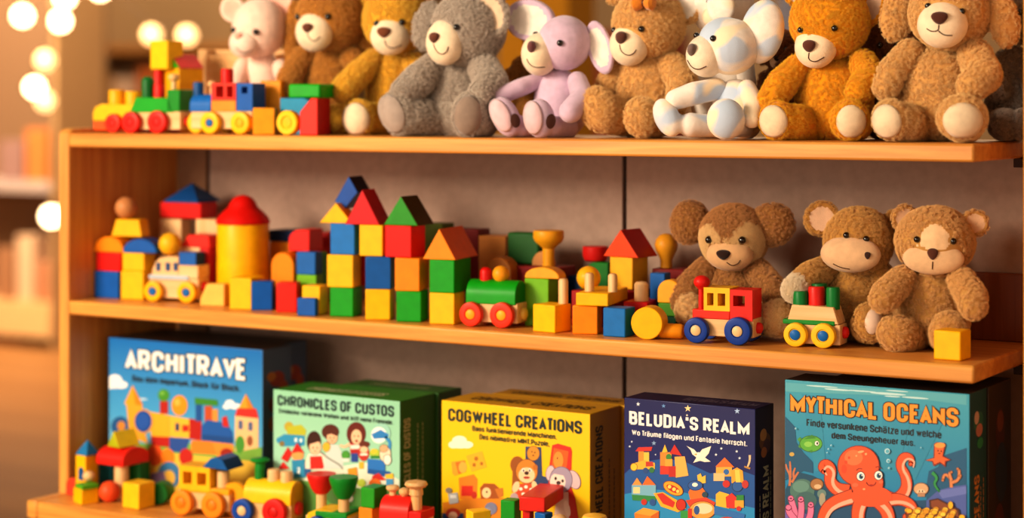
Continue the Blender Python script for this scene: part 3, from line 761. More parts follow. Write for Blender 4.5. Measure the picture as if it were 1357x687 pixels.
            def padsel(co, nrm, a_=a_, r_=r_, ro=ro):
                X, Y_ = pxproj(co); X = X-a_[0]; Y_ = Y_-a_[1]; u = X*math.cos(ro)+Y_*math.sin(ro); w_ = -X*math.sin(ro)+Y_*math.cos(ro)
                return ((u/r_[0])**2+(w_/r_[1])**2 < 1) & (nrm @ -np.array(VIEW) > 0)
            lo = part(L_, 'leg', e, [], [(padsel, pmat, 0)])
            me = bpy.data.meshes.new('foot_pad'); me.from_pydata(vs, [], fs); me.materials.append(pmat); p_ = link(me, 'foot_pad', lo)
            s_ = p_.modifiers.new('thick', 'SOLIDIFY'); s_.thickness = .0012; s_.offset = -1
            if len(pd) > 6: p_['label'] = pd[6]
            for q in lg.get('patch', ()):
                ax, ay, aw, ah, pmat, ro2 = q; ro2 = math.radians(ro2); vs, fs = [], []
                for i in range(5):
                    for j in range(20):
                        t = 2*math.pi*j/20; u = i/4; dx, dy = aw*u*math.cos(t), ah*u*math.sin(t)
                        P = hit(cam, ray(ax+dx*math.cos(ro2)-dy*math.sin(ro2), ay+dx*math.sin(ro2)+dy*math.cos(ro2)), c, [v_+.0012 for v_ in fr2], R); vs.append(tuple(loc(P)))
                for i in range(4):
                    for j in range(20): fs.append((i*20+j, i*20+(j+1) % 20, (i+1)*20+(j+1) % 20, (i+1)*20+j))
                me = bpy.data.meshes.new('sole_patch'); me.from_pydata(vs, [], fs); me.materials.append(pmat); q_ = link(me, 'sole_patch', lo); q_['label'] = 'dark brown sole patch'
        else: part(L_, 'leg', e, mat=lg.get('fur'))
    return e, H, W0
CREAM = cloth('#FBE4C6'); CREAM2 = cloth('#E8C6A4'); PAD = cloth('#F2DABA')
GREY = fur_mat('#E2D4C8', '#B2A498'); YBEAR = fur_mat('#FFD858', '#F2B838'); BROWN = fur_mat('#ECB058', '#BE7E30'); TAN = fur_mat('#FFDA9A', '#E4AE68')
OBEAR = fur_mat('#FFCA38', '#F8A81A'); DBROWN = fur_mat('#A86A3C', '#6E3E1E'); PUP = fur_mat('#DCA468', '#AA763E'); PUPL = fur_mat('#FCDCA4', '#E2B478'); TED = fur_mat('#F2C478', '#C89248')
TED2 = fur_mat('#FACE8C', '#D29E58'); CRF = cloth('#F0CDA2'); CRH = fur_mat('#FFF0D6', '#F2DCB8'); DGREY = fur_mat('#B8ACA4', '#807670')
PINK = cloth('#FFDCCB', None, 'pink_velour', 700, .3); LAV = cloth('#D8BCD4', None, 'lavender_velour', 800, .3); WHT = cloth('#F4EAE0', None, 'white_velour', 800, .3)
PAST = cloth('#F6ECE4', [('#C2D0E6', 22, .52), ('#FAE6C8', 26, .56)], 'pastel_patch_velour', 800, .3)
GP = 'plush toys on the top shelf'; GM = 'plush toys on the middle shelf'
CB = dict(cat='stuffed animal')
def NO(*a): pass
# pink
plush('plush_bear', 'pale pink smooth plush bear with round ears behind the toy trains', 'stuffed animal', (345, 2.69), PINK, cloth('#FFE0CF'), '#F0AE9A',
      (344, 37, 2.68, 38, 40), (324, 57, 21, 18), (315, 48, 5.5), [(339, 42.5), (310, 40)], [[(313, 64), (322, 71), (334, 67)]],
      [(308, 12, .02, 17, 18, -20, 0, cloth('#F8C4B2'), .4), (371, 10, .02, 21, 20, 20, 0, cloth('#F8C4B2'), .4)],
      (347, 118, 2.70, 30, 56), [[(322, 88, 2.68, 12), (312, 115, 2.65, 13), (318, 135, 2.64, 12)], [(372, 90, 2.68, 12), (380, 118, 2.65, 13)]],
      [dict(path=[(330, 160, 2.69, 15), (325, 160, 2.65, 15)]), dict(path=[(362, 160, 2.69, 15), (365, 160, 2.65, 15)])], furlen=0, group=GP)
# brown dog
plush('plush_dog', 'golden brown curly plush dog with long ears behind the green slab', 'stuffed animal', (440, 2.69), BROWN, CREAM, '#6A3A28',
      (439, 22, 2.67, 47, 47), (417, 42, 25, 24), (407, 37, 7), [(395, 22), (434.5, 22)], [[(407, 44), (409, 50), (415.5, 56), (424, 49)]],
      [(388, 42, .02, 11, 42, 4, 0, None, .7), (482, 40, .03, 12, 40, -6, 0, None, .7)],
      (437, 118, 2.685, 36, 58), [[(402, 76, 2.66, 15), (386, 100, 2.635, 16), (378, 118, 2.625, 15)], [(466, 78, 2.68, 15), (480, 96, 2.68, 14)]],
      [dict(path=[(420, 160, 2.68, 16), (410, 160, 2.645, 17)]), dict(path=[(450, 158, 2.68, 18), (446, 156, 2.655, 19)])], back=0.01, group=GP)
# yellow bear
plush('teddy_bear', 'bright yellow plush bear with cream soles beside the green slab', 'stuffed animal', (520, 2.65), YBEAR, CREAM, '#7A4428',
      (525, 26, 2.64, 45, 45), (517, 48, 24, 23), (508.5, 43, 8), [(499.5, 31), (532.5, 29.5)], [[(510, 53), (511, 60), (519, 65), (532, 60)]],
      [(489, -2, .02, 12, 15, -15, 0, None, .5), (562, -8, .02, 13, 14, 20, 0, None, .5)],
      (518, 122, 2.655, 34, 56), [[(496, 79, 2.635, 14), (474, 100, 2.60, 17), (455, 120, 2.575, 17)], [(548, 84, 2.65, 14), (562, 110, 2.63, 15)]],
      [dict(path=[(512, 160, 2.64, 19), (490, 158, 2.59, 21)], foot=(476, 157, 2.565, 22, 25, 0, -8), pad=(472, 158, 18.5, 22, PAD, -8)),
       dict(path=[(495, 160, 2.665, 17), (462, 160, 2.63, 18), (448, 158, 2.615, 19)])], back=0.035, group=GP)
# grey
plush('plush_dog', 'grey curly plush puppy with drooping ears and smooth grey soles', 'stuffed animal', (610, 2.60), GREY, CREAM, '#6A3A28',
      (621, 38, 2.615, 50, 50), (590, 56, 27, 28), (575, 50, 8), [(573, 36), (605, 36)], [[(574, 58), (578, 68), (585, 73), (592, 69), (594, 62)]],
      [(566, 34, .004, 20, 33, 14, 0, None, .5), (651, 18, -.012, 24, 32, -22, 0, cloth('#E8CDB0'), .45)],
      (607, 128, 2.63, 45, 56),
      [[(580, 86, 2.61, 19), (555, 106, 2.57, 21), (535, 122, 2.55, 17)], [(640, 88, 2.61, 20), (652, 110, 2.575, 21), (638, 124, 2.545, 17)]],
      [dict(path=[(585, 158, 2.61, 23), (545, 154, 2.56, 24)], foot=(529, 150, 2.545, 25, 32, -5, -20), pad=(519, 151, 17, 27, cloth('#B09E94'), -20)),
       dict(path=[(638, 160, 2.60, 23), (632, 159, 2.55, 21)], foot=(622, 152, 2.532, 23, 31, 28, 6), pad=(620, 153, 19, 27, cloth('#9A8578'), 4))], group=GP)
# lavender mouse
plush('plush_mouse', 'lavender smooth plush mouse with big white lined ears and brown sole patches', 'stuffed animal', (738, 2.60), LAV, CREAM, '#77484A',
      (748, 57, 2.615, 37, 37), (715, 72, 28, 26), (704.5, 62, 9), [(710, 46), (742, 57)], [[(698, 78), (701, 85), (709, 90), (722, 89)]],
      [(703, 27, .03, 38, 28, 10, 0, WHT, .4), (795, 63, .012, 18, 37, -17, 0, WHT, .5)],
      (740, 136, 2.63, 35, 47), [[(716, 106, 2.62, 11), (690, 116, 2.59, 12.5), (660, 128, 2.565, 12)], [(765, 108, 2.615, 14), (772, 130, 2.58, 16), (756, 148, 2.555, 16)]],
      [dict(path=[(722, 168, 2.62, 15), (690, 168, 2.57, 15)], foot=(670, 155, 2.55, 19, 29, 10, -26), pad=(663, 153, 13, 24, cloth('#E6C4CC'), -26), patch=[(683, 160, 6.5, 9.5, cloth('#5A3226'), -10)]),
       dict(path=[(752, 170, 2.61, 15), (730, 168, 2.56, 15)], foot=(715, 157, 2.54, 21, 27, 20, -8), pad=(706, 156, 13, 23, cloth('#E6C4CC'), -6), patch=[(730, 161, 6.5, 10, cloth('#5A3226'), 8)]),
       ], furlen=0, group=GP)
# tan bear with bow
_, H, W0 = plush('teddy_bear', 'tan fluffy plush bear with an orange bow on its head', 'stuffed animal', (855, 2.62), TAN, CREAM, '#5E3426',
      (860, 32, 2.63, 49, 47), (834, 59, 28, 26), (823, 50, 9.5), [(814, 40), (850, 38.5)], [[(821, 59), (822.5, 68), (831, 74), (839, 72), (843, 66)]],
      [(910, 8, .02, 22, 24, 28, 0, WHT, .45), (816, -8, .03, 15, 15, -20, 0, None, .5)],
      (858, 120, 2.645, 46, 60), [[(824, 88, 2.64, 17), (808, 112, 2.625, 18)], [(890, 88, 2.635, 19), (906, 110, 2.615, 19), (900, 128, 2.60, 17)]],
      [dict(path=[(835, 160, 2.63, 20), (810, 152, 2.575, 25)], foot=(794, 145, 2.552, 25, 31, 15, -20)),
       dict(path=[(868, 162, 2.61, 20), (858, 160, 2.56, 21)], foot=(850, 155, 2.54, 23, 27, 25, 0))], back=0.03, group=GP)
m = MB(); c = onY(853, 4, 2.605)-Vector(W0); k = .0011
m.lathe([(3*k, 0), (9*k, 5*k), (11*k, 12*k), (7*k, 16*k), (0, 17*k)], c, cloth('#E08A2C', None, 'bow_satin', 300, .2), 'X', 12); m.lathe([(3*k, 0), (9*k, 5*k), (11*k, 12*k), (7*k, 16*k), (0, 17*k)], c, cloth('#E08A2C', None, 'bow_satin', 300, .2), 'X', 12, Matrix.Translation(c) @ Matrix.Rotation(math.pi, 4, 'Z') @ Matrix.Translation(-c))
m.ball(c, 5*k, '#6A3A1A', 14); b = m.build('hair_bow', H); b['label'] = 'orange ribbon bow with a brown knot'
# pastel mouse
plush('plush_mouse', 'white smooth plush mouse patched in pale blue and cream', 'stuffed animal', (972, 2.59), PAST, cloth('#F6E4CC'), '#7C6660',
      (968, 62, 2.605, 40, 38), (936, 74, 31, 26), (917, 66, 9.5), [(923, 47), (945, 51)], [[(911, 80), (916, 89), (925, 93), (936, 88)]],
      [(1010, 42, .015, 30, 43, 12, 0, None, .62), (955, 8, .06, 20, 24, -8, 0, None, .4)],
      (975, 146, 2.62, 33, 42), [[(950, 118, 2.605, 15), (920, 124, 2.575, 16), (895, 132, 2.56, 14)], [(990, 118, 2.605, 13), (1000, 140, 2.58, 14), (996, 158, 2.56, 13)]],
      [dict(path=[(960, 168, 2.61, 15), (915, 166, 2.57, 17)], foot=(884, 156, 2.55, 18, 28, 0, -28)),
       dict(path=[(985, 168, 2.60, 15), (972, 166, 2.55, 16)], foot=(962, 158, 2.535, 26, 28, 22, 0))], furlen=0, group=GP, head_pad=[(-8, -4, 36)])
# orange bear
plush('teddy_bear', 'deep orange plush bear with cream soles beside the pastel mouse', 'stuffed animal', (1100, 2.60), OBEAR, CREAM, '#5E3020',
      (1100, 28, 2.615, 53, 50), (1081, 62, 28, 26), (1072, 61, 9), [(1061, 39.5), (1106, 37.5)], [[(1072, 70), (1071, 79), (1080, 83), (1092, 76)]],
      [(1157, 8, .015, 14, 26, 14, 0, cloth('#C8A890'), .45), (1052, -12, .015, 14, 20, -14, 0, cloth('#E8D0B8'), .45)],
      (1105, 130, 2.635, 52, 57), [[(1062, 86, 2.615, 17), (1036, 112, 2.585, 20), (1020, 136, 2.565, 17)], [(1144, 84, 2.615, 18), (1154, 106, 2.585, 20), (1138, 120, 2.56, 18)]],
      [dict(path=[(1075, 165, 2.61, 21), (1050, 162, 2.565, 23)], foot=(1030, 160, 2.545, 24, 26, 4, -10), pad=(1025, 161, 19, 22, PAD, -10)),
       dict(path=[(1135, 165, 2.60, 20), (1132, 164, 2.555, 21)], foot=(1126, 159, 2.535, 25, 27, 26, 5), pad=(1128, 161, 20, 22, PAD, 0))], back=0.02, group=GP)
# tan floppy ear bear by the post
plush('plush_dog', 'light brown plush dog with droopy ears at the end by the oak post', 'stuffed animal', (1243, 2.60), TAN, CREAM, '#5A2E20',
      (1259, 18, 2.605, 54, 48), (1249, 33, 30, 28), (1245, 24, 9.5), [(1230, 8), (1275, 15)], [[(1244, 33), (1243.5, 41), (1234, 42), (1228, 38)], [(1243.5, 41), (1251, 47), (1262, 47)]],
      [(1190, 20, .02, 22, 36, 14, 0, None, .5), (1330, 28, .01, 20, 36, -10, 0, None, .5)],
      (1243, 122, 2.625, 54, 62), [[(1206, 70, 2.605, 18), (1182, 98, 2.585, 20), (1174, 116, 2.575, 17)], [(1292, 74, 2.60, 22), (1304, 100, 2.57, 23), (1288, 114, 2.55, 20)]],
      [dict(path=[(1218, 164, 2.605, 22), (1200, 162, 2.56, 24)], foot=(1181, 159, 2.54, 25, 27, 2, -14), pad=(1175, 161, 20, 23, PAD, -12)),
       dict(path=[(1278, 165, 2.59, 24), (1278, 162, 2.545, 25)], foot=(1275, 156, 2.528, 33, 30, 28, 0), pad=(1276, 160, 27, 24, PAD, 0))], group=GP)
# partly hidden ones behind
plush('plush_bear', 'dark grey plush toy half hidden behind the droopy eared dog by the post', 'stuffed animal', (1338, 2.68), DGREY, cloth('#A89A90'), '#4A3A34',
      (1352, 20, 2.70, 40, 38), (1340, 36, 14, 12), (1336, 30, 5), [(1330, 14), (1352, 16)], [], [(1312, 14, .01, 14, 18, 0, 0, None, .5), (1392, 14, .01, 14, 18, 0, 0, None, .5)],
      (1342, 122, 2.70, 34, 62), [[(1325, 84, 2.69, 14), (1322, 120, 2.665, 15)], [(1362, 84, 2.69, 14), (1372, 118, 2.67, 15)]],
      [dict(path=[(1332, 165, 2.69, 18), (1330, 165, 2.645, 20)]), dict(path=[(1356, 165, 2.69, 18), (1358, 165, 2.65, 20)])], group=GP, furlen=.003)
plush('plush_dog', 'dark brown plush dog peering out between the orange bear and the droopy eared dog', 'stuffed animal', (1176, 2.71), DBROWN, cloth('#8A5A34'), '#2A140C',
      (1180, 55, 2.72, 38, 38), (1176, 80, 14, 12), (1174, 76, 4), [(1166, 60), (1188, 60)], [], [(1150, 50, .005, 12, 28, 8, 0, None, .6), (1212, 50, .005, 12, 28, -8, 0, None, .6)],
      (1180, 132, 2.73, 32, 52), [[(1160, 100, 2.72, 12), (1158, 125, 2.70, 12)], [(1198, 100, 2.72, 12), (1200, 125, 2.70, 12)]],
      [dict(path=[(1168, 168, 2.72, 14), (1164, 168, 2.69, 15)]), dict(path=[(1192, 168, 2.72, 14), (1196, 168, 2.69, 15)])], group=GP)
plush('teddy_bear', 'creamy white plush bear behind the pastel mouse and the tan bear', 'stuffed animal', (952, 2.72), WHT, CREAM, '#C8A898',
      (956, 4, 2.72, 44, 46), (950, 22, 18, 15), (948, 16, 5), [(940, 2), (962, 2)], [], [(922, -36, .005, 14, 15, 0, 0, None, .5), (992, -36, .005, 14, 15, 0, 0, None, .5)],
      (956, 112, 2.725, 38, 70), [[(925, 70, 2.71, 13), (922, 110, 2.69, 13)], [(985, 70, 2.71, 13), (990, 110, 2.69, 13)]],
      [dict(path=[(940, 168, 2.72, 16), (938, 168, 2.69, 16)]), dict(path=[(970, 168, 2.72, 16), (972, 168, 2.69, 16)])], furlen=0, group=GP)
plush('plush_dog', 'russet plush dog almost hidden behind the lavender mouse', 'stuffed animal', (695, 2.71), BROWN, CREAM2, '#4A2818',
      (722, 50, 2.71, 28, 28), (718, 62, 11, 10), (716, 58, 4), [(710, 48), (730, 48)], [], [(702, 48, .005, 8, 16, 8, 0, None, .6), (746, 48, .005, 8, 16, -8, 0, None, .6)],
      (712, 124, 2.71, 32, 58), [[(692, 88, 2.70, 13), (676, 108, 2.68, 13)], [(738, 92, 2.70, 12), (748, 115, 2.69, 12)]],
      [dict(path=[(700, 168, 2.70, 15), (690, 168, 2.67, 15)]), dict(path=[(724, 168, 2.70, 15), (730, 168, 2.67, 15)])], group=GP)
plush('plush_dog', 'chestnut plush dog whose limp ear shows between the pastel mouse and the orange bear', 'stuffed animal', (1030, 2.69), DBROWN, CREAM2, '#2A140C',
      (1034, 66, 2.70, 26, 26), (1032, 82, 11, 9), (1030, 78, 4), [(1024, 66), (1042, 66)], [], [(1040, 84, -.03, 9, 30, 34, 0, None, .6), (1012, 66, .005, 8, 20, 8, 0, None, .6)],
      (1034, 132, 2.705, 26, 50), [[(1016, 104, 2.70, 10), (1012, 130, 2.68, 11)], [(1052, 104, 2.70, 10), (1056, 130, 2.68, 11)]],
      [dict(path=[(1024, 168, 2.70, 13), (1022, 168, 2.67, 13)]), dict(path=[(1044, 168, 2.70, 13), (1046, 168, 2.67, 13)])], group=GP)
# ---- middle shelf
MK = dict(z=ZM, group=GM)
plush('plush_dog', 'brown plush puppy with big fluffy ears seated behind the red and yellow engine', 'stuffed animal', (970, 2.63), PUP, cloth('#D9AE80'), '#2E1810',
      (972, 315, 2.645, 46, 44), (967, 338, 28, 19), (958.5, 338, 8), [(939.5, 318), (983.5, 318.5)], [[(963, 348), (970, 353), (978, 350), (981, 345)]],
      [(914, 295, .015, 25, 29, 10, 0, None, .55), (1023, 298, .015, 30, 28, -8, 0, None, .55)],
      (972, 392, 2.66, 44, 46), [[(936, 358, 2.645, 17), (915, 382, 2.62, 20), (906, 400, 2.605, 17)], [(1004, 360, 2.645, 17), (1024, 384, 2.62, 18), (1030, 398, 2.61, 16)]],
      [dict(path=[(940, 418, 2.64, 20), (925, 418, 2.60, 20)], foot=(914, 412, 2.592, 20, 23, 10, -5), fur=PUPL), dict(path=[(1005, 422, 2.64, 20), (1020, 424, 2.60, 20)], foot=(1030, 422, 2.588, 22, 25, 35, 5), fur=PUPL)],
      face=[(938, 323, 17, 24, PUPL), (992, 322, 21, 25, PUPL), (966, 340, 34, 22, PUPL)], mz_depth=.55, nose_tall=.75, eye_r=5, back=0.012, **MK)
plush('teddy_bear', 'sandy plush bear with cream paws seated behind the wooden wagon', 'stuffed animal', (1132, 2.63), TED, cloth('#DFB890'), '#3A2018',
      (1138, 320, 2.645, 46, 45), (1127, 337, 37, 22), (1149.5, 339, 3.6), [(1121.5, 312), (1148, 317)], [[(1104, 350), (1114, 355), (1126, 357)]],
      [(1089, 290, .012, 23, 22, -38, 0, cloth('#EAC4A4'), .42), (1178, 298, .02, 12, 20, 24, 0, None, .5)],
      (1132, 398, 2.66, 43, 50), [dict(path=[(1098, 356, 2.645, 17), (1074, 366, 2.61, 18), (1053, 384, 2.58, 17)], patch=[(1051, 385, 20, 22, CRH)]), [(1166, 360, 2.655, 15), (1178, 384, 2.65, 15)]],
      [dict(path=[(1108, 428, 2.65, 19), (1088, 428, 2.625, 19)]), dict(path=[(1148, 434, 2.64, 20), (1150, 432, 2.605, 21)], foot=(1152, 428, 2.595, 20, 26, 10, -10), pad=(1158, 426, 12, 18, cloth('#E8CDB8'), 10))],
      mz_depth=.45, nose_tall=1.2, back=0.012, **MK)
plush('teddy_bear', 'light brown plush bear with a cream face blaze behind the single yellow cube', 'stuffed animal', (1232, 2.62), TED2, cloth('#E6C096'), '#5A3020',
      (1239, 320, 2.64, 52, 46), (1237, 343, 36, 19), (1236, 337, 6), [(1215, 317.5), (1263.5, 320)], [[(1236, 347), (1235.5, 357)]],
      [(1200, 290, .012, 18, 18, -24, 0, cloth('#E4BC98'), .42), (1292, 296, .012, 18, 17, 24, 0, cloth('#E4BC98'), .42)],
      (1231, 402, 2.66, 49, 54), [[(1196, 370, 2.62, 17), (1176, 390, 2.59, 20), (1170, 397, 2.58, 18)], [(1274, 372, 2.62, 18), (1288, 394, 2.59, 20), (1290, 406, 2.575, 18)]],
      [dict(path=[(1210, 443, 2.63, 22), (1196, 444, 2.60, 23)], foot=(1187, 442, 2.585, 24, 24, 10, -8)), dict(path=[(1252, 444, 2.63, 22), (1257, 444, 2.60, 23)], foot=(1258, 440, 2.588, 25, 27, 28, 4))],
      face=[(1239, 318, 21, 22, CRF), (1237, 342, 42, 22, CRF)], mz_depth=.30, nose_tall=1.15, **MK)
# ---------------------------------------------------------------- a condensed grotesque drawn from strokes
XH = .74
_O = lambda h, y=0: ([(0, y, .5), (0, h, .5), (1, h, .5), (1, y, .5)], True)
_S = lambda h: [(1, .72*h), (1, h, .48), (0, h, .48), (0, .54*h, .4), (1, .46*h, .4), (1, 0, .48), (0, 0, .48), (0, .28*h)]
GL_ = {
 'A': (1.1, [(0, 0), (.5, 1), (1, 0)], [(.2, .28), (.8, .28)]), 'B': (1, [(0, 0), (0, 1), (.93, 1, .35), (.93, .53, .35), (0, .53)], [(0, .53), (1, .53, .35), (1, 0, .4), (0, 0)]),
 'C': (1, [(1, .66), (1, 1, .5), (0, 1, .5), (0, 0, .5), (1, 0, .5), (1, .34)]), 'D': (1, ([(0, 0), (0, 1), (1, 1, .5), (1, 0, .5)], True)),
 'E': (.8, [(1, 1), (0, 1), (0, 0), (1, 0)], [(0, .53), (.85, .53)]), 'F': (.8, [(1, 1), (0, 1), (0, 0)], [(0, .5), (.85, .5)]),
 'G': (1, [(1, .7), (1, 1, .5), (0, 1, .5), (0, 0, .5), (1, 0, .5), (1, .46), (.55, .46)]), 'H': (1, [(0, 0), (0, 1)], [(1, 0), (1, 1)], [(0, .52), (1, .52)]),
 'I': (0, [(0, 0), (0, 1)]), 'K': (1, [(0, 0), (0, 1)], [(1, 1), (0, .38)], [(.35, .58), (1, 0)]), 'L': (.78, [(0, 1), (0, 0), (1, 0)]),
 'M': (1.5, [(0, 0), (0, 1), (.5, .2), (1, 1), (1, 0)]), 'N': (1.05, [(0, 0), (0, 1), (1, 0), (1, 1)]), 'O': (1, _O(1)),
 'P': (1, [(0, 0), (0, 1), (1, 1, .4), (1, .43, .4), (0, .43)]), 'R': (1, [(0, 0), (0, 1), (1, 1, .4), (1, .47, .4), (0, .47)], [(.5, .47), (1, 0)]),
 'S': (1, _S(1)), 'T': (1, [(0, 1), (1, 1)], [(.5, 1), (.5, 0)]), 'U': (1, [(0, 1), (0, 0, .5), (1, 0, .5), (1, 1)]), 'V': (1.1, [(0, 1), (.5, 0), (1, 1)]),
 'W': (1.75, [(0, 1), (.25, 0), (.5, .9), (.75, 0), (1, 1)]), 'Y': (1.05, [(0, 1), (.5, .45), (1, 1)], [(.5, .45), (.5, 0)]), 'Z': (.9, [(0, 1), (1, 1), (0, 0), (1, 0)]),
 "'": (0, [(0, 1.02), (0, .72)]), '.': (0, [(0, -.04), (0, .1)]), ',': (0, [(.0, .1), (0, -.16)]), ' ': (.35,),
 'a': (.85, [(0, .58), (0, XH, .42), (1, XH, .42), (1, 0)], [(1, .43), (0, .43, .35), (0, 0, .35), (1, 0, .35), (1, .2)]), 'b': (.88, [(0, 1), (0, 0)], _O(XH)), 'c': (.82, [(1, .5), (1, XH, .5), (0, XH, .5), (0, 0, .5), (1, 0, .5), (1, .24)]),
 'd': (.88, [(1, 1), (1, 0)], _O(XH)), 'e': (.86, [(0, .38), (1, .38), (1, XH, .5), (0, XH, .5), (0, 0, .5), (1, 0, .5), (1, .17)]), 'f': (.55, [(1.1, 1), (.35, 1, .4), (.35, 0)], [(0, .72), (1, .72)]),
 'g': (.88, _O(XH), [(1, XH), (1, -.25, .5), (0, -.25, .5), (0, -.12)]), 'h': (.86, [(0, 1), (0, 0)], [(0, .45), (0, XH, .4), (1, XH, .5), (1, 0)]), 'i': (0, [(0, XH), (0, 0)], [(0, .92), (0, 1.06)]),
 'k': (.88, [(0, 1), (0, 0)], [(1, XH), (0, .3)], [(.4, .45), (1, 0)]), 'l': (0, [(0, 1), (0, 0)]), 'm': (1.5, [(0, 0), (0, XH)], [(0, .45), (0, XH, .35), (.5, XH, .35), (.5, 0)], [(.5, .45), (.5, XH, .35), (1, XH, .35), (1, 0)]),
 'n': (.86, [(0, 0), (0, XH)], [(0, .45), (0, XH, .4), (1, XH, .5), (1, 0)]), 'o': (.88, _O(XH)), 'p': (.88, [(0, XH), (0, -.25)], _O(XH)), 'r': (.5, [(0, 0), (0, XH)], [(0, .45), (0, XH, .4), (1, XH)]),
 's': (.8, _S(XH)), 't': (.55, [(.35, .98), (.35, 0, .4), (1, 0)], [(0, XH), (1, XH)]), 'u': (.86, [(0, XH), (0, 0, .5), (1, 0, .5), (1, XH)], [(1, .3), (1, 0)]), 'v': (.9, [(0, XH), (.5, 0), (1, XH)]),
 'w': (1.4, [(0, XH), (.25, 0), (.5, .66), (.75, 0), (1, XH)]), 'z': (.8, [(0, XH), (1, XH), (0, 0), (1, 0)]),
}
GL_['ü'] = GL_['u']+([(.12, .92), (.12, 1.06)], [(.88, .92), (.88, 1.06)]); GL_['ä'] = GL_['a']+([(.12, .92), (.12, 1.06)], [(.88, .92), (.88, 1.06)])
def stroke_text(body, T=.17, W=.36, extra=0.0):
    """(vertices in (x, y), quads, total width): cap height runs 0..1"""
    vs, fs, x0 = [], [], 0.0; hy = 1-T
    for ci, ch in enumerate(body):
        g = GL_[ch]; w = g[0]*W
        if ch in 'AVTY' and x0 > 0: x0 -= .05
        if ch == ' ': x0 += .66*W; continue
        ys = [q[1] for path in g[1:] for q in (path[0] if isinstance(path, tuple) else path)]
        lo, hi = min(ys)*hy-extra, max(ys)*hy+T+extra; ip = 0
        for path in g[1:]:
            ip += 1
            pts, closed = path if isinstance(path, tuple) else (path, False)
            P = [(Vector((x0+T/2+p[0]*w, T/2+p[1]*hy)), (p[2]*w if len(p) > 2 else 0)) for p in pts]
            Q = []; n = len(P)
            for i, (p, r) in enumerate(P):
                if r <= 0 or (not closed and i in (0, n-1)): Q.append(p); continue
                a, b = P[(i-1) % n][0]-p, P[(i+1) % n][0]-p
                r_ = min(r, a.length*.5 if closed or 0 < i-1 else a.length*.98, b.length*.5 if closed or i+1 < n-1 else b.length*.98)
                a, b = p+a.normalized()*r_, p+b.normalized()*r_
                for k in range(7):
                    t = k/6; c = .5858; q0 = a.lerp(p, c); q1 = b.lerp(p, c)
                    Q.append(a*(1-t)**3+q0*3*t*(1-t)**2+q1*3*t*t*(1-t)+b*t**3)
            R = [Q[0]]
            for q in Q[1:]:
                if (q-R[-1]).length > 1e-4: R.append(q)
            if closed and (R[0]-R[-1]).length < 1e-4: R.pop()
            n = len(R); h = T/2+extra; L, Rr = [], []
            if not closed and extra: 
                R[0] = R[0]+(R[0]-R[1]).normalized()*extra; R[-1] = R[-1]+(R[-1]-R[-2]).normalized()*extra
            for i in range(n):
                d1 = (R[i]-R[i-1]).normalized() if (i or closed) else None; d2 = (R[(i+1) % n]-R[i]).normalized() if (i < n-1 or closed) else None
                d1 = d1 or d2; d2 = d2 or d1; n1 = Vector((-d1.y, d1.x)); n2 = Vector((-d2.y, d2.x)); m = n1+n2
                if m.length < .35: m = n1*1.0; k = h
                else: m.normalize(); k = h/max(.16, m.dot(n1))
                L.append(R[i]+m*k); Rr.append(R[i]-m*k)
            o = len(vs); vs += [Vector((q.x, min(hi, max(lo, q.y)), ip+(ci % 3)*5+.9*(j_ % n)/n)) for j_, q in enumerate(L+Rr)]
            for i in range(n if closed else n-1):
                j = (i+1) % n; fs.append([o+i, o+n+i, o+n+j, o+j])
        x0 += w+T+.075-(.10 if ch in 'TVY' else .07 if ch in 'rft' else .05 if ch in 'AL' else .03 if ch in 'EFkvwc' else 0)
    return vs, fs, x0-.075
def lettering(parent, name, body, org, ux, uy, width, cap, col, T=.17, lift=(0, 0, 0), outline=None):
    """flat printed letters: org = start of the baseline, ux / uy = reading and up directions in the parent's axes"""
    org, ux, uy = Vector(org), Vector(ux), Vector(uy)
    for k, (ex, c) in enumerate(([(outline[1], outline[0])] if outline else [])+[(0, col)]):
        q, fs, tw = stroke_text(body, T, .36, ex); sx = width/tw; vs = []
        seen = 0
        for p in q: vs.append(tuple(org+ux*(p.x*sx)+uy*(p.y*cap)+Vector(lift)*(1+k)+Vector(lift).normalized()*(p.z*1e-5)))
        me = bpy.data.meshes.new(name); me.from_pydata(vs, [], fs); me.materials.append(flat(c, .5))
        o = bpy.data.objects.new(name if not (outline and k == 0) else 'lettering_outline', me); COL.objects.link(o); o.parent = parent
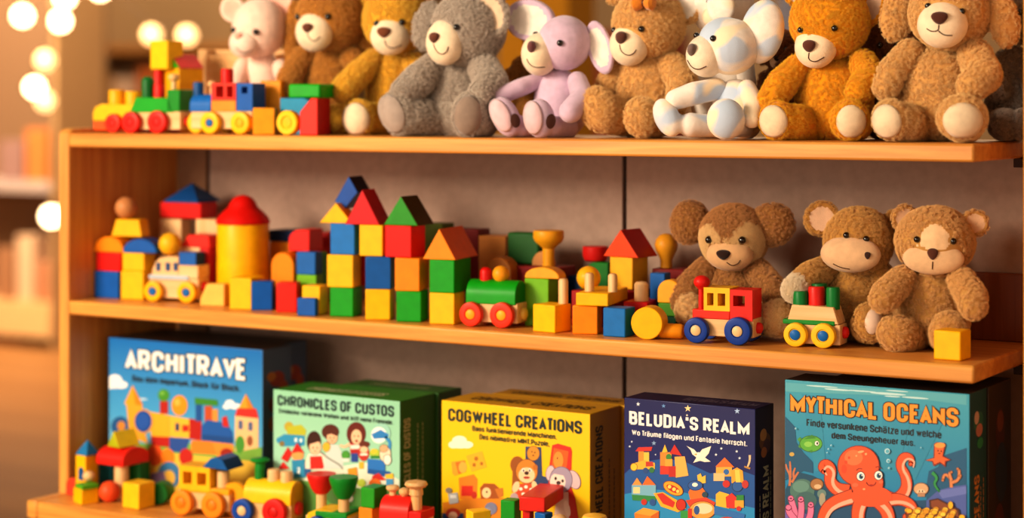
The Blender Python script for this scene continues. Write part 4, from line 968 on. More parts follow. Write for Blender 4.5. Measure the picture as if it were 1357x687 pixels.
# ---------------------------------------------------------------- wooden toy vehicles
class Veh:
    """A toy vehicle seen side on: th = wheel thickness, D = body width; columns and rows are read on its side."""
    def __init__(s, name, label, cat, px, foot=None, z=ZM, rz=5, th=.011, D=.046, Y=None, group=None):
        s.f = Frame(px, foot, z+.0003, Y, rz); s.th, s.D = th, D; s.k = s.f.t/FPX
        s.e = s.f.empty(name); tag(s.e, label, cat, group)
    def pt(s, px, py): return s.f.L(px, py, s.th)
    def box(s, name, x0, yt, x1, yb, col, inset=0.0, parent=None, bev=.0016, end=None, top=None):
        a = s.pt(x0, yb); b = s.pt(x1, yt); c = s.pt(x1, yb); z0 = max(.0006, (a[1]+c[1])/2); z1 = z0+(s.pt(x0, yt)[1]-a[1])
        m = MB(); m.box(a[0], b[0], s.th+inset, s.th+s.D-inset, z0, z1, col, side=end, top=top); return m.build(name, parent or s.e, bev)
    def prof(s, name, pts, col, inset=0.0, parent=None, bev=.0012, front=None, sides=None):
        P = [s.pt(*p) for p in pts]; m = MB(); m.prof(P, s.th+inset, s.th+s.D-inset, col, front=front, sides=sides); return m.build(name, parent or s.e, bev)
    def dome(s, name, x0, yt, x1, yb, col, inset=0.0, end=None, parent=None, straight=.35):
        """a rounded loco body lying along the vehicle: D-shaped cross section"""
        a = s.pt(x0, yb); z0 = a[1]; h = s.pt(x0, yt)[1]-z0; x1_ = s.pt(x1, yb)[0]; c = s.th+s.D/2; w = s.D/2-inset
        P = [(c-w, z0), (c+w, z0), (c+w, z0+h*straight)]+[(c+w*math.cos(math.pi*k/16), z0+h*straight+h*(1-straight)*math.sin(math.pi*k/16)) for k in range(1, 16)]+[(c-w, z0+h*straight)]
        m = MB(); m.profx(P, a[0], x1_, col, end); return m.build(name, parent or s.e, .0014)
    def cab(s, name, x0, yt, x1, yb, wins, col, inset=0.0, parent=None, bev=.001):
        w0 = max(s.pt(w[0], w[1])[1] for w in wins); w1 = min(s.pt(w[0], w[3])[1] for w in wins)
        xa, za = s.pt(x0, yb); za = max(za, .0006); xb = s.pt(x1, yb)[0]; zt = s.pt(x0, yt)[1]; y0, y1 = s.th+inset, s.th+s.D-inset
        m = MB(); m.box(xa, xb, y0, y1, za, w1, col); m.box(xa, xb, y0, y1, w0, zt, col)
        ed = [xa]
        for w in wins: ed += [s.pt(w[0], w[1])[0], s.pt(w[2], w[1])[0]]
        ed.append(xb)
        for i in range(0, len(ed), 2): m.box(ed[i], ed[i+1], y0, y1, w1, w0, col)
        return m.build(name, parent or s.e, 0)
    def wheel(s, px, rp, col, hub, hr, far=True, dish=True):
        x = s.f.L(px, CY)[0]; r = rp*s.k; h = hr*s.k; T = s.th
        for fy in ([0, 1] if far else [0]):
            yc = T if fy == 0 else s.D+2*T
            pr = [(r*.96, 0), (r, T*.15), (r, T*.75), (r*.95, T*.95), (r*.88, T), (h*1.25, T*.98), (h*1.12, T*.82), (0, T*.82)]
            if fy: pr = [(q, T-hh) for q, hh in pr[::-1]]
            m = MB(); m.lathe(pr, (x, yc, r), col, 'Y', 36); w = m.build('wheel', s.e)
            m = MB(); yy = T*.19 if fy == 0 else yc-.0002
            pr = [(h, 0), (h, T*.12), (h*.85, T*.2), (0, T*.24)]
            m.lathe(pr if fy == 0 else [(q, T*.24-hh) for q, hh in pr[::-1]], (x, yy if fy == 0 else yc-T*.82+.0005, r), hub, 'Y', 24); m.build('hub_cap', w)
    def peg(s, name, px, yt, yb, rp, col, kind='flat', parent=None, dy=0.0, top=None):
        c = s.th+s.D/2+dy; 
        x = s.f.x(px, c); r = rp*s.k; z0 = s.f.L(px, yb, c)[1]-.001; h = s.f.L(px, yt, c)[1]-z0
        if kind == 'flat': pr = [(r, 0), (r, h*.9), (r*.9, h), (0, h)]
        elif kind == 'round': pr = [(r, 0), (r, h-r*.7), (r*.86, h-r*.35), (r*.5, h-r*.08), (0, h)]
        elif kind == 'knob': pr = [(r*.62, 0), (r*.55, h*.45), (r*.85, h*.55), (r, h*.72), (r*.88, h*.9), (r*.45, h*.99), (0, h)]
        elif kind == 'ball': pr = [(r*.5, 0)]+[(r*math.sin(math.pi*k/14), h/2-h/2*math.cos(math.pi*k/14)) for k in range(3, 15)]
        elif kind == 'mush': pr = [(r*.55, 0), (r*.5, h*.55), (r*.8, h*.64), (r, h*.75), (r, h*.85), (r*.8, h*.96), (r*.3, h), (0, h)]
        elif kind == 'cup': pr = [(r*.45, 0), (r*.7, h*.25), (r*.95, h*.75), (r, h*.9), (r*.97, h), (0, h)]
        m = MB(); m.lathe(pr, (x, c, z0), col, 'Z', 28); return m.build(name, parent or s.e)
    def button(s, px, py, rp, col, xb):
        """round buffer on the right-hand end face, whose near edge is column xb"""
        c = s.th+s.D/2; x = s.pt(xb, CY)[0]; z = s.f.L(px, py, c)[1]; r = rp*s.k
        m = MB(); m.lathe([(r, -.001), (r, .003), (r*.85, .0055), (r*.5, .007), (0, .0076)], (x, c, z), col, 'X', 24)
        return m.build('buffer', s.e)
GV = 'wooden toy vehicles'
def wn(v, *w): return w
# ---- middle shelf: green engine
v = Veh('toy_locomotive', 'green barrel wooden engine with red wheels before the block wall', 'toy train', 606, 432.5, rz=7, D=.044, group=GV)
v.box('chassis', 617, 401.5, 685, 428, 'NATX', .002); v.dome('boiler', 617, 371, 683, 402, GRN, 0, '#0A7A18')
v.wheel(622.5, 16.3, '#EC3A1E', '#F5AE2A', 6.6); v.wheel(663.5, 17, '#EC3A1E', '#F5AE2A', 6.6)
v.peg('chimney_peg', 644, 354, 372, 8, RED, 'round'); v.peg('dome_ball', 664, 352, 374, 11.5, '#F0A01E', 'ball'); v.button(692, 416, 8, '#F2D060', 685)
# red and yellow engine
v = Veh('toy_locomotive', 'red and yellow wooden engine with blue wheels in front of the puppy', 'toy train', 905, 454.5, rz=6, D=.042, group=GV)
v.box('chassis', 925, 422, 998, 447, 'NATX', .002)
v.box('lower_body', 917, 411, 967, 423.5, '#E2301A', .001); v.cab('front_cab', 932.5, 381, 967, 411.5, [(937, 389, 945.5, 405), (951, 389, 961, 405)], '#F8C020')
v.cab('rear_cab', 967.4, 384, 1006-9, 425, [(971.5, 392, 987, 406)], '#E2261A')
v.wheel(921.5, 17, '#123C96', '#E6C490', 7); v.wheel(976.5, 18.5, '#123C96', '#E6C490', 7)
v.peg('chimney', 929, 379, 411, 3.4, '#D8201A', 'flat', dy=-.012); v.peg('chimney_ball', 930, 365, 382, 11, '#D8201A', 'ball', dy=-.012); v.button(1004, 435, 7.5, '#E2201C', 998)
# wooden wagon with pegs
v = Veh('toy_wagon', 'natural wood wagon with green stripe and pegs on yellow wheels', 'toy wagon', 1037, 459.5, rz=6, D=.040, group=GV)
v.box('chassis', 1046, 430, 1113, 457, 'NATX', .002); v.box('stripe_board', 1037, 424.5, 1115-9, 431, '#1E8A2C', 0); v.prof('load_board', [(1043, 425), (1111, 431), (1104, 408), (1049, 404)], 'NATX', .001)
v.wheel(1053, 16, '#F5C21E', '#1468B4', 7); v.wheel(1090, 16.5, '#F5C21E', '#1468B4', 7)
v.peg('load_peg', 1061, 386, 405, 10, '#0E7A34', 'flat', dy=-.006); v.peg('load_peg', 1082, 380, 406, 11, '#DC2218', 'flat'); v.peg('load_peg', 1104, 381, 409, 9, '#0E7A34', 'flat', dy=-.004); v.peg('load_peg', 1086, 376, 403, 11, '#0E6A2C', 'flat', dy=.014)
v.button(1121, 441, 8, '#E2201C', 1113)
# little wooden car at the left
v = Veh('toy_car', 'natural wood toy car with yellow wheels and an arched cabin', 'toy car', 188, 399.5, rz=9, D=.040, group=GV)
v.box('chassis', 197, 369, 262, 396, 'NATX', .002); v.box('bonnet', 236, 352, 262, 369.5, 'NATX', .001)
v.prof('cabin', [(200, 367), (236, 369), (236, 341), (222, 340), (211, 342), (205, 348), (201.5, 357)], 'NATX', .001)
for a, b in ((207, 212), (219.5, 225), (230, 235)):
    q = v.pt(a, 359); w = v.pt(b, 348.5); m = MB(); m.box(q[0], w[0], v.th-.0002, v.th+.003, q[1], w[1], '#24487C'); m.build('window', v.e)
v.box('side_stripe', 197, 365, 250, 371, '#B8C4D0', -.0008); v.wheel(201.5, 13.5, YEL, '#1468B4', 5.6); v.wheel(246, 14, YEL, '#1468B4', 5.6); v.button(268, 381, 8, '#D8201A', 262)
zc = v.f.A.z+v.pt(222, 340)[1]; P = v.f.w(v.f.x(225, .03), .031, 0)
m = MB(); m.ball((0, 0, 15*v.k), 15*v.k, '#F5B81E'); o = m.build('wooden_ball', None, 0, (P.x, P.y, zc+.0004)); tag(o, 'yellow wooden ball balanced on the natural toy car', 'ball', 'wooden balls')
zb = v.f.A.z+v.pt(236, 352)[1]; a = v.pt(235.5, 352)[0]; b = v.pt(258, 352)[0]; P = v.f.w((a+b)/2+.0006, v.th+.018, 0)
m = MB(); m.box(-(b-a)/2, (b-a)/2, -.015, .015, 0, 17*v.k, '#1760B4', side='#123A78'); o = m.build('small_block', None, .001, (P.x, P.y, zb+.0003), v.f.th); tag(o, 'small blue block riding on the bonnet of the natural toy car', 'block', GRP_M)
# red roofed house block behind the car
v = Veh('toy_house', 'narrow red sided wooden house behind the natural toy car', 'toy house', 243, Y=2.615, rz=8, th=0, D=.044)
v.cab('house_front', 243.5, 326, 264.5, 398, [(246, 334, 259, 350)], 'NATX', 0); v.box('house_side', 264.8, 326, 277, 399, '#C81A16', 0)
v.prof('house_roof', [(240, 327), (279, 329), (277, 313), (250, 311)], '#DC2A1C', -.002)

# ---- top shelf trains
T = dict(z=ZT, group=GV)
v = Veh('toy_locomotive', 'yellow wooden engine with red wheels at the start of the top shelf', 'toy train', 122, Y=2.545, rz=4, D=.040, **T)
v.prof('body', [(123, 160), (196, 161), (196, 139), (134, 138), (126, 142), (123, 149)], '#F8BE12'); v.box('chassis', 123, 157, 196, 173, '#EE5A1E', .001)
v.wheel(148, 12.5, '#E8301E', '#D8281A', 5); v.wheel(182, 12.5, '#E8301E', '#D8281A', 5)
v.peg('drum', 155, 119, 140, 11, '#F2B010', 'flat'); v.peg('drum', 177, 121, 140, 11, '#F2B010', 'flat')
v = Veh('toy_locomotive', 'green wooden engine with red wheels and a red buffer', 'toy train', 157, Y=2.53, rz=5, D=.040, **T)
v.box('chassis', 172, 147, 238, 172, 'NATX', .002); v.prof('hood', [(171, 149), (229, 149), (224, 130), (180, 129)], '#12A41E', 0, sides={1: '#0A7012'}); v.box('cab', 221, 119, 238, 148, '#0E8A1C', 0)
v.wheel(171.5, 14.3, '#EC2418', '#D81E16', 5.5); v.wheel(206.5, 15, '#EC2418', '#D81E16', 5.5)
v.peg('chimney', 196, 101, 130, 8.5, '#0E6A28', 'mush' if False else 'round'); v.peg('chimney_peg', 211, 112, 131, 7.5, '#E2201C', 'flat'); v.peg('knob_peg', 230.5, 98, 120, 7, 'NAT', 'mush'); v.button(243, 161, 7, '#E8281C', 238)
v = Veh('toy_locomotive', 'blue boilered wooden engine with red and blue cabs on yellow wheels', 'toy train', 262, Y=2.53, rz=5, D=.038, **T)
v.box('chassis', 252, 147, 333, 171, 'NATX', .002); v.dome('boiler', 251, 125, 279, 148, '#1468BC', 0)
v.box('lower_cab', 279.5, 133, 312.5, 148, '#F09028', 0); v.cab('red_cab', 280, 110, 312.5, 133.3, [(286, 114, 296, 129), (300.5, 114, 308.5, 129)], '#E2301C')
v.cab('blue_cab', 313.5, 110.5, 334.5, 147, [(320, 115, 328, 124)], '#0C5CB4')
v.wheel(277, 14.8, '#FBC414', '#1468B4', 5.2); v.wheel(317, 14.8, '#FBC414', '#F0B010', 5.5)
v.peg('chimney', 263, 109, 127, 7, '#0E508E', 'flat'); v.peg('chimney', 301, 91, 111, 8.3, '#D81E1A', 'flat'); v.peg('knob_peg', 281, 107, 127, 6, 'NAT', 'mush', dy=.005)
m = MB(); GT = 'painted wooden blocks on the top shelf'
f = Frame(259, Y=2.562, z=ZT+.0003, rz=5); r_ = 14.5*f.t/FPX; e = f.empty('toy_wheel_disc'); tag(e, 'loose yellow wheel with a red hub beside the blue boilered engine', 'toy wheel')
m.lathe([(r_*.95, 0), (r_, .002), (r_, .009), (r_*.9, .011), (0, .011)], (0, .011, r_), '#FBC414', 'Y', 36); m.build('rim', e)
m = MB(); m.lathe([(r_*.38, 0), (r_*.38, .0016), (0, .0018)], (0, .0002, r_), '#D8381A', 'Y', 24); m.build('hub_cap', e)
# house of blocks behind the engines
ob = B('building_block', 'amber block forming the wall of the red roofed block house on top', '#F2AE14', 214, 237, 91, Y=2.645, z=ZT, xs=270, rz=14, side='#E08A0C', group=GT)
B('roof_block', 'red roof block with a green gable on the amber block', '#D81A1A', 213, 238, 71, on=ob, xs=271, prof='gable', rz=14, front=GRN, group=GT, bev=.0008)
pr_ = stand('pillar_block', 'slim red pillar block beside the amber block house', lambda m, k: m.cyl((0, 0, 0), 6*k, 83*k, '#D0201A', 'Z', .001, 24), 210, Y=2.635, z=ZT, group=GT)
B('building_block', 'big yellow block perched on the red pillar above the green engine', '#FBC40E', 199, 222, 54, Y=2.622, z=pr_.top, xs=243, rz=16, group=GT)
# orange blocks and the half round group
oa = B('building_block', 'orange block beside the blue cab on the top shelf', '#F8A41C', 335, 364, 143, Y=2.53, z=ZT, xs=369, rz=10, group=GT)
ob2 = B('building_block', 'tall orange block standing behind the shorter orange block', '#F59A16', 345, 372, 107, Y=2.60, z=ZT, xs=386, rz=10, group=GT)
f = Frame(379.5, Y=2.522, z=ZT+.0003, rz=5); r_ = 16.5*f.t/FPX; e = f.empty('toy_wheel_disc'); tag(e, 'loose plain yellow wheel leaning by the red house shaped block', 'toy wheel')
m = MB(); m.lathe([(r_*.95, 0), (r_, .002), (r_, .013), (r_*.92, .015), (r_*.55, .0148), (r_*.48, .0125), (0, .0125)], (0, .015, r_), '#FDC812', 'Y', 40); m.build('rim', e)
m = MB(); m.lathe([(r_*.42, 0), (r_*.4, .002), (0, .0024)], (0, .0028, r_), '#F8BE10', 'Y', 24); m.build('hub_cap', e)
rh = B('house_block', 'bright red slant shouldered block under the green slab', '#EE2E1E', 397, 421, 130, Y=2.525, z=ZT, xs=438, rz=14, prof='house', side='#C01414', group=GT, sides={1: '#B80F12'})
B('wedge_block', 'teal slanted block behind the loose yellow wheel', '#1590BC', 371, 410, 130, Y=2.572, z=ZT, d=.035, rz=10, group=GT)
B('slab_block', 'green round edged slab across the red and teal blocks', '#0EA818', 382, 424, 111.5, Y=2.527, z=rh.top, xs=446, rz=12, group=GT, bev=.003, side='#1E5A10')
# pale wooden crate behind the pink bear
a = onY(266, 0, 2.745); b = onY(395, 0, 2.745)
e = empty('wooden_crate', (a.x, 2.745, ZT+.0003)); tag(e, 'pale wooden crate behind the pink bear and the red roofed block house', 'crate'); W_, H_ = b.x-a.x, onY(266, 66, 2.745).z-ZT
for nm, q in (('front_board', (0, W_, 0, .008, 0, H_*.93)), ('rear_board', (0, W_, .030, .038, 0, H_)), ('end_board', (0, .008, .0085, .0295, 0, H_)), ('end_board', (W_-.008, W_, .0085, .0295, 0, H_)), ('corner_post', (-.002, .018, -.005, -.0003, 0, H_))):
    m = MB(); m.box(*q, wood('#E2A868', '#F0C48C', 'X', 1, .5, 'crate_pine')); m.build(nm, e, .001)

# ---- bottom shelf toys
GB = 'painted wooden blocks on the bottom shelf'
Bz = dict(z=ZB, group=GB)
B('arch_block', 'small red arch block tipped at the edge of the bottom shelf', '#D8442A', 87, 103, 634, 656, prof='arch', rz=0, d=.02, sides={0: '#4A6AA0'}, **Bz)
yl = B('building_block', 'green topped yellow cube at the corner of the bottom shelf', YEL, 97, 108, 646, 666, xs=131, rz=30, **Bz)
B('slab_block', 'thin leaf green slab lying on the corner yellow cube', '#5AA81C', 99.5, 109, 641, on=yl, xs=131, rz=30, group=GB)
stand('wooden_ball', 'small natural ball on the green slab at the shelf corner', lambda m, k: m.ball((0, 0, 7*k), 8.5*k, 'NAT', 24, 7*k), 118, Y=yl.Y+.022, z=yl.top+.0075, cat='ball', group='wooden balls')
tw_ = B('tower_block', 'little yellow tower block with a blue window under the blue pyramid', YEL, 100, 113, 611, Y=2.475, xs=130, rz=-6, h=.075, **Bz)
q = tw_.f; m = MB(); m.prof([(q.x(104.5)+x, q.L(104, 636)[1]+z) for x, z in P_arch(q.x(111)-q.x(104.5), .022)], -.0012, .001, '#17548E'); o = m.build('window', tw_.o); o.matrix_parent_inverse = Matrix.Identity(4); o.location = tw_.o.rotation_euler.to_matrix().inverted() @ (q.A-tw_.o.location); o.rotation_euler = (0, 0, 0)
stand('pyramid_block', 'blue pyramid roof on the little yellow tower', lambda m, k: m.lathe([(15.5*k, 0), (15.5*k, .002), (0, 20*k)], (0, 0, 0), '#1F7AB4', 'Z', 4), 116, Y=2.488, z=tw_.top, rz=39, bev=.001, group=GB)
f = Frame(145, 668.5, ZB, rz=0)
stand('wooden_ball', 'orange red wooden ball between the two yellow cubes', lambda m, k: m.ball((0, 0, 14*k), 14*k, '#F0582A'), 145, 666, z=ZB, cat='ball', group='wooden balls')
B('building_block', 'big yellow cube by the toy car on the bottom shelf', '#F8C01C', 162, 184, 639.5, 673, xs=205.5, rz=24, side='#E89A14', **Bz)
stand('roller_block', 'dark green roller block lying behind the big yellow cube', lambda m, k: m.lathe([(13*k, 0), (14*k, .002), (14*k, .034), (13*k, .036)], (0, .018, 14*k), '#117A26', 'Y', 32), 214, 667, z=ZB, group=GB, rz=20)
pa = B('pillar_block', 'teal block under the red half round roof', '#0E6E78', 131, 148, 615, Y=2.520, rz=14, d=.04, h=.06, **Bz)
pb = stand('pillar_block', 'natural round pillar under the red half round roof', lambda m, k: m.cyl((0, 0, 0), 9.5*k, .0602, 'NAT', 'Z', .001, 24), 161, Y=2.508, z=ZB, group=GB)
pc = B('pillar_block', 'green block under the red half round roof', '#14702A', 171, 186, 615, Y=2.528, rz=14, d=.035, h=.06, **Bz)
f = Frame(127, Y=2.488, z=max(pa.top, pb.top)+.0003, rz=0); x1 = f.x(163); h = f.L(140, 594)[1]; dp = f.deep(x1, 198); e = MB()
P = [(0, 0), (dp*.0+.0, .0)]
pts = [(x1-x, z) for x, z in []]
e.profx([(dp, 0), (dp, h*.35)]+[(dp/2+dp/2*math.cos(math.pi*k/14), h*.35+h*.65*math.sin(math.pi*k/14)) for k in range(1, 14)]+[(0, h*.35), (0, 0)], 0, x1, '#E02216')
rfo = e.build('arch_block', None, .0015, f.w(0, 0, 0), f.th); tag(rfo, 'glossy red half round block roofing the teal and natural pillars', 'block', GB)
B('roof_block', 'yellow roof block with an olive gable on the red half round', '#F2D21C', 142, 158, 572, Y=2.498, z=f.A.z+h+.0005, xs=186, prof='gable', rz=-8, front='#B0B418', group=GB, bev=.001)
# yellow car with blue roof
v = Veh('toy_car', 'yellow wooden car with a blue canopy on orange wheels', 'toy car', 224, 682, z=ZB, rz=7, D=.042, group=GV)
v.box('chassis', 235, 652, 303, 676, 'NATX', .002); v.box('deck', 238, 647, 303, 655, '#F2AA1C', .001)
v.cab('cab', 237, 617, 278, 648, [(242.5, 625, 254, 641), (261, 627, 273, 643)], '#F8BC1A')
v.peg('canopy_post', 296, 624, 650, 8.5, 'NAT', 'flat'); 
pp = [(270, 617), (303, 620), (318, 609), (309, 603), (288, 601), (278, 607)]
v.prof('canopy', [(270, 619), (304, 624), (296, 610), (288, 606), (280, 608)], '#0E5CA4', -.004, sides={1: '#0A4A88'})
v.wheel(239, 16.5, '#F2921E', '#E8861A', 6.5); v.wheel(280, 17, '#F2921E', '#E8861A', 6.5); v.button(308, 660, 7, '#D8241C', 303)
stand('toy_wheel_disc', 'big amber wooden disc standing behind the blue canopy car', lambda m, k: m.lathe([(22*k, 0), (23*k, .002), (23*k, .012), (22*k, .014)], (0, 0, 23*k), '#F0A81C', 'Y', 40), 317, Y=2.512, z=ZB, cat='toy wheel', group=None)
bpy.data.objects['toy_wheel_disc'] if False else None
# yellow locomotive
v = Veh('toy_locomotive', 'yellow barrel wooden engine with one blue and one red wheel, green funnel', 'toy train', 306, 692, z=ZB, rz=8, D=.046, group=GV)
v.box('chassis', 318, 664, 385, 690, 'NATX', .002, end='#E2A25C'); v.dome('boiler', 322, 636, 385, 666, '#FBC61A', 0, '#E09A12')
v.wheel(319.5, 15.5, '#0E4AA8', '#E6C490', 6.5); v.wheel(361.5, 17.5, '#DC1E1A', '#C81A16', 6.5)
v.peg('funnel_stem', 344, 618, 640, 6.5, '#14862A', 'flat'); v.peg('funnel_cap', 344.5, 607, 621, 13, '#158E2C', 'mush'); v.peg('whistle_peg', 363, 622, 641, 8.5, 'NAT', 'flat'); v.peg('whistle_peg', 380, 625, 643, 8.5, 'NAT', 'flat'); v.button(395, 674, 9, '#E02A1E', 385)
# cart with two funnels
v = Veh('toy_wagon', 'yellow and green cart carrying a red and a green wooden funnel', 'toy wagon', 406, Y=2.445, z=ZB, rz=8, D=.05, group=GV)
v.box('chassis', 404, 690, 462, 716, 'NATX', .002); v.prof('tub', [(404, 692), (462, 696), (460, 684), (436, 678), (418, 676), (408, 680)], '#F5C41C', 0); v.box('green_board', 418, 679, 460, 688, '#18902A', -.002)
v.wheel(418, 14, '#123C96', '#E6C490', 5); v.wheel(452, 14, '#123C96', '#E6C490', 5)
v.peg('funnel_stem', 426, 650, 690, 7, 'NAT', 'flat', dy=.012); v.peg('red_funnel', 426, 628, 653, 20, '#D8241E', 'cup', dy=.012); v.peg('funnel_stem', 455.5, 657, 692, 7.2, 'NAT', 'flat', dy=-.012); v.peg('green_funnel', 455.5, 632, 660, 19.5, '#128A2A', 'cup', dy=-.012)
# orange and green blocks
obk = B('building_block', 'orange block under the green block before the green game box', '#F28C1E', 475, 493, 672.5, Y=2.462, xs=505, **Bz)
B('building_block', 'grass green block stacked before the green game box', '#2A9A24', 478, 496, 646, on=obk, xs=513, group=GB)
# red locomotive
v = Veh('toy_locomotive', 'red wooden engine with three natural pegs on the bottom shelf', 'toy train', 500, Y=2.435, z=ZB, rz=8, D=.048, group=GV)
v.dome('boiler', 502, 659, 541, 690, '#E0261C', 0); v.box('cab_base', 541.2, 679, 558, 692, '#DC1E1A', 0); v.box('chassis', 502, 689, 558, 712, 'NATX', .002)
v.wheel(514, 17, '#123C96', '#E6C490', 6); v.wheel(552, 17, '#123C96', '#E6C490', 6)
v.peg('whistle_peg', 520.5, 643, 662, 9, 'NAT', 'mush'); v.peg('whistle_peg', 536, 647, 665, 7.5, 'NAT', 'knob'); v.peg('funnel_stem', 552, 651, 682, 7.3, 'NAT', 'flat', dy=-.006); v.peg('funnel_cap', 551.5, 637, 655, 15.5, 'NAT', 'knob', dy=-.006)
# blocks before the yellow box
B('building_block', 'yellow block before the yellow game box, beside the green one', '#F8C41E', 617, 626, 675, Y=2.455, xs=651, rz=32, h=None, z=ZB+.0, group=GB)
B('building_block', 'green block before the yellow game box beside the red slab', '#0F9420', 663, 682, 663, Y=2.458, xs=691, rz=14, **Bz)
c1_ = B('building_block', 'red block carrying the red slab before the yellow game box', '#C8201A', 692, 702, 676, Y=2.458, xs=708, rz=14, **Bz)
c2_ = B('building_block', 'blue block carrying the red slab before the yellow game box', '#0E64B4', 708, 722, 676, Y=2.452, xs=733, rz=14, h=c1_.h, **Bz)
B('slab_block', 'red slab lying across the red and blue blocks', '#DC2A1E', 688, 722, 658.5, Y=2.448, z=c1_.top, xs=748, rz=14, group=GB)
eg = stand('wooden_egg', 'natural egg shaped peg by the blue block', lambda m, k: (m.cyl((0, 0, 0), 6*k, .072, 'NAT', 'Z', .001, 20), m.ball((0, 0, .072+7*k), 11*k, 'NAT', 24, 8*k)), 741, Y=2.432, z=ZB, cat='peg', group=None)
def mush2(m, k): m.lathe([(8*k, 0), (8*k, .068), (12*k, .072), (17*k, .077), (17.5*k, .083), (15*k, .088), (6*k, .0905), (0, .091)], (0, 0, 0), '#F2BE4A', 'Z', 32)
stand('mushroom_peg', 'yellow mushroom shaped peg beside the yellow game box', mush2, 788, Y=2.452, z=ZB, cat='peg', group=None)
# ---------------------------------------------------------------- boxed games on the bottom shelf
class Art:
    """flat printed shapes on a cover, given in columns and rows (or in the rows of an enlarged detail: T = x0, y0, scale)"""
    def __init__(s, f, w, h): s.f, s.n, s.m, s.T, s.w, s.h = f, 0, MB(), (0, 0, 1), w, h
    def p(s, x, y):
        x0, y0, k = s.T; a, b = s.f.L(x0+x/k, y0+y/k); return max(.001, min(s.w-.001, a)), max(.001, min(s.h-.001, b))
    def poly(s, pts, col):
        s.n += 1; y = -.00022-.000016*s.n; vs = []
        for q in pts:
            a, b = s.p(*q)
            if not vs or (a-vs[-1][0])**2+(b-vs[-1][2])**2 > 1e-10: vs.append((a, y, b))
        if len(vs) > 2: s.m.add(vs, [list(range(len(vs)))], flat(col, .4))
        return s
    def rect(s, x0, y0, x1, y1, col, ol=None):
        if ol: s.poly([(x0-2, y0-2), (x1+2, y0-2), (x1+2, y1+2), (x0-2, y1+2)], ol)
        return s.poly([(x0, y0), (x1, y0), (x1, y1), (x0, y1)], col)
    def ell(s, x, y, rx, ry, col, ol=None, rot=0, ow=3):
        if ol: s.ell(x, y, rx+ow, ry+ow, ol, None, rot)
        c, q = math.cos(math.radians(rot)), math.sin(math.radians(rot))
        return s.poly([(x+rx*math.cos(t)*c-ry*math.sin(t)*q, y+rx*math.cos(t)*q+ry*math.sin(t)*c) for t in [2*math.pi*k/26 for k in range(26)]], col)
    def stroke(s, pts, w0, w1, col, ol=None, ow=3):
        # smooth the polyline, then a tapered ribbon with a round tip
        P = [Vector((a, b)) for a, b in pts]
        for _ in range(2):
            Q = [P[0]]
            for a, b in zip(P, P[1:]): Q += [a*.75+b*.25, a*.25+b*.75]
            P = Q+[P[-1]]
        def ribbon(e):
            l, r = [], []
            for i, p in enumerate(P):
                d = (P[min(i+1, len(P)-1)]-P[max(i-1, 0)]).normalized(); nrm = Vector((-d.y, d.x)); t = i/(len(P)-1); w = (w0+(w1-w0)*t)/2+e
                l.append(p+nrm*w); r.append(p-nrm*w)
            for i in range(len(P)-1): s.m_quad(l[i], l[i+1], r[i+1], r[i], ol if e else col)
            s.n += 1
            s.ell(P[-1].x, P[-1].y, w1/2+e, w1/2+e, ol if e else col)
        if ol: ribbon(ow)
        ribbon(0); return s
    def m_quad(s, a, b, c, d, col):
        y = -.00022-.000016*s.n; vs = [(q[0], y, q[1]) for q in (s.p(*a), s.p(*b), s.p(*c), s.p(*d))]
        s.m.add(vs, [[0, 1, 2, 3]], flat(col, .4))
    def build(s, parent):
        me = bpy.data.meshes.new('cover_print'); me.from_pydata([tuple(v) for v in s.m.v], [], s.m.f)
        for m in s.m.mats: me.materials.append(m)
        for p, i in zip(me.polygons, s.m.m): p.material_index = i
        o = bpy.data.objects.new('cover_print', me); COL.objects.link(o); o.parent = parent; return o
def game_box(name, label, xl, xr, yt, xs, Y, front, side, top, d=None, edge='#222222'):
    f = Frame(xl, Y=Y, z=ZB+.0003, rz=0); w = f.x(xr) if xr > 5 else xr; h = f.L(xl, yt)[1] if yt > 5 else yt
    d = d or f.deep(w, xs)
    m = MB(); m.box(0, w, 0, d, 0, h, side, front=front(h) if callable(front) else front, side=side, top=top)
    o = m.build(name, None, .0012, f.A, 0); tag(o, label, 'game box', 'boxed games on the bottom shelf')
    r = Rec(); r.o, r.f, r.w, r.h, r.d = o, f, w, h, d; return r
def title(b, name, body, xl, yt, yb, xr, col, T=.18, outline=None, lift=-.0006):
    x0, z0 = b.f.L(xl, yb); x1 = b.f.x(xr); z1 = b.f.L(xl, yt)[1]
    lettering(b.o, name, body, (x0, 0, z0), (1, 0, 0), (0, 0, 1), x1-x0, z1-z0, col, T, (0, lift, 0), outline)
def side_text(b, body, col, y0, cap, zlo, zhi, small=(), T=.18):
    """upright lettering climbing the right side"""
    lettering(b.o, 'side_lettering', body, (b.w, b.d*y0+cap, b.h*zlo), (0, 0, 1), (0, -1, 0), b.h*(zhi-zlo), cap, col, T, (.0003, 0, 0))
    m = MB()
    for yy, a, c in small:
        z = b.h*a
        while z < b.h*c:
            l = random.uniform(.004, .009); m.add([(b.w+.0003, b.d*yy, z), (b.w+.0003, b.d*yy+.0022, z), (b.w+.0003, b.d*yy+.0022, z+l), (b.w+.0003, b.d*yy, z+l)], [[0, 1, 2, 3]], flat(col)); z += l+.002
    if small: m.build('small_print', b.o)
def top_text(b, body, col, x0, x1, y0, cap):
    lettering(b.o, 'top_lettering', body, (b.w*x0, b.d*y0, b.h), (1, 0, 0), (0, 1, 0), b.w*(x1-x0), cap, col, .17, (0, 0, .0003))
BY = 2.555
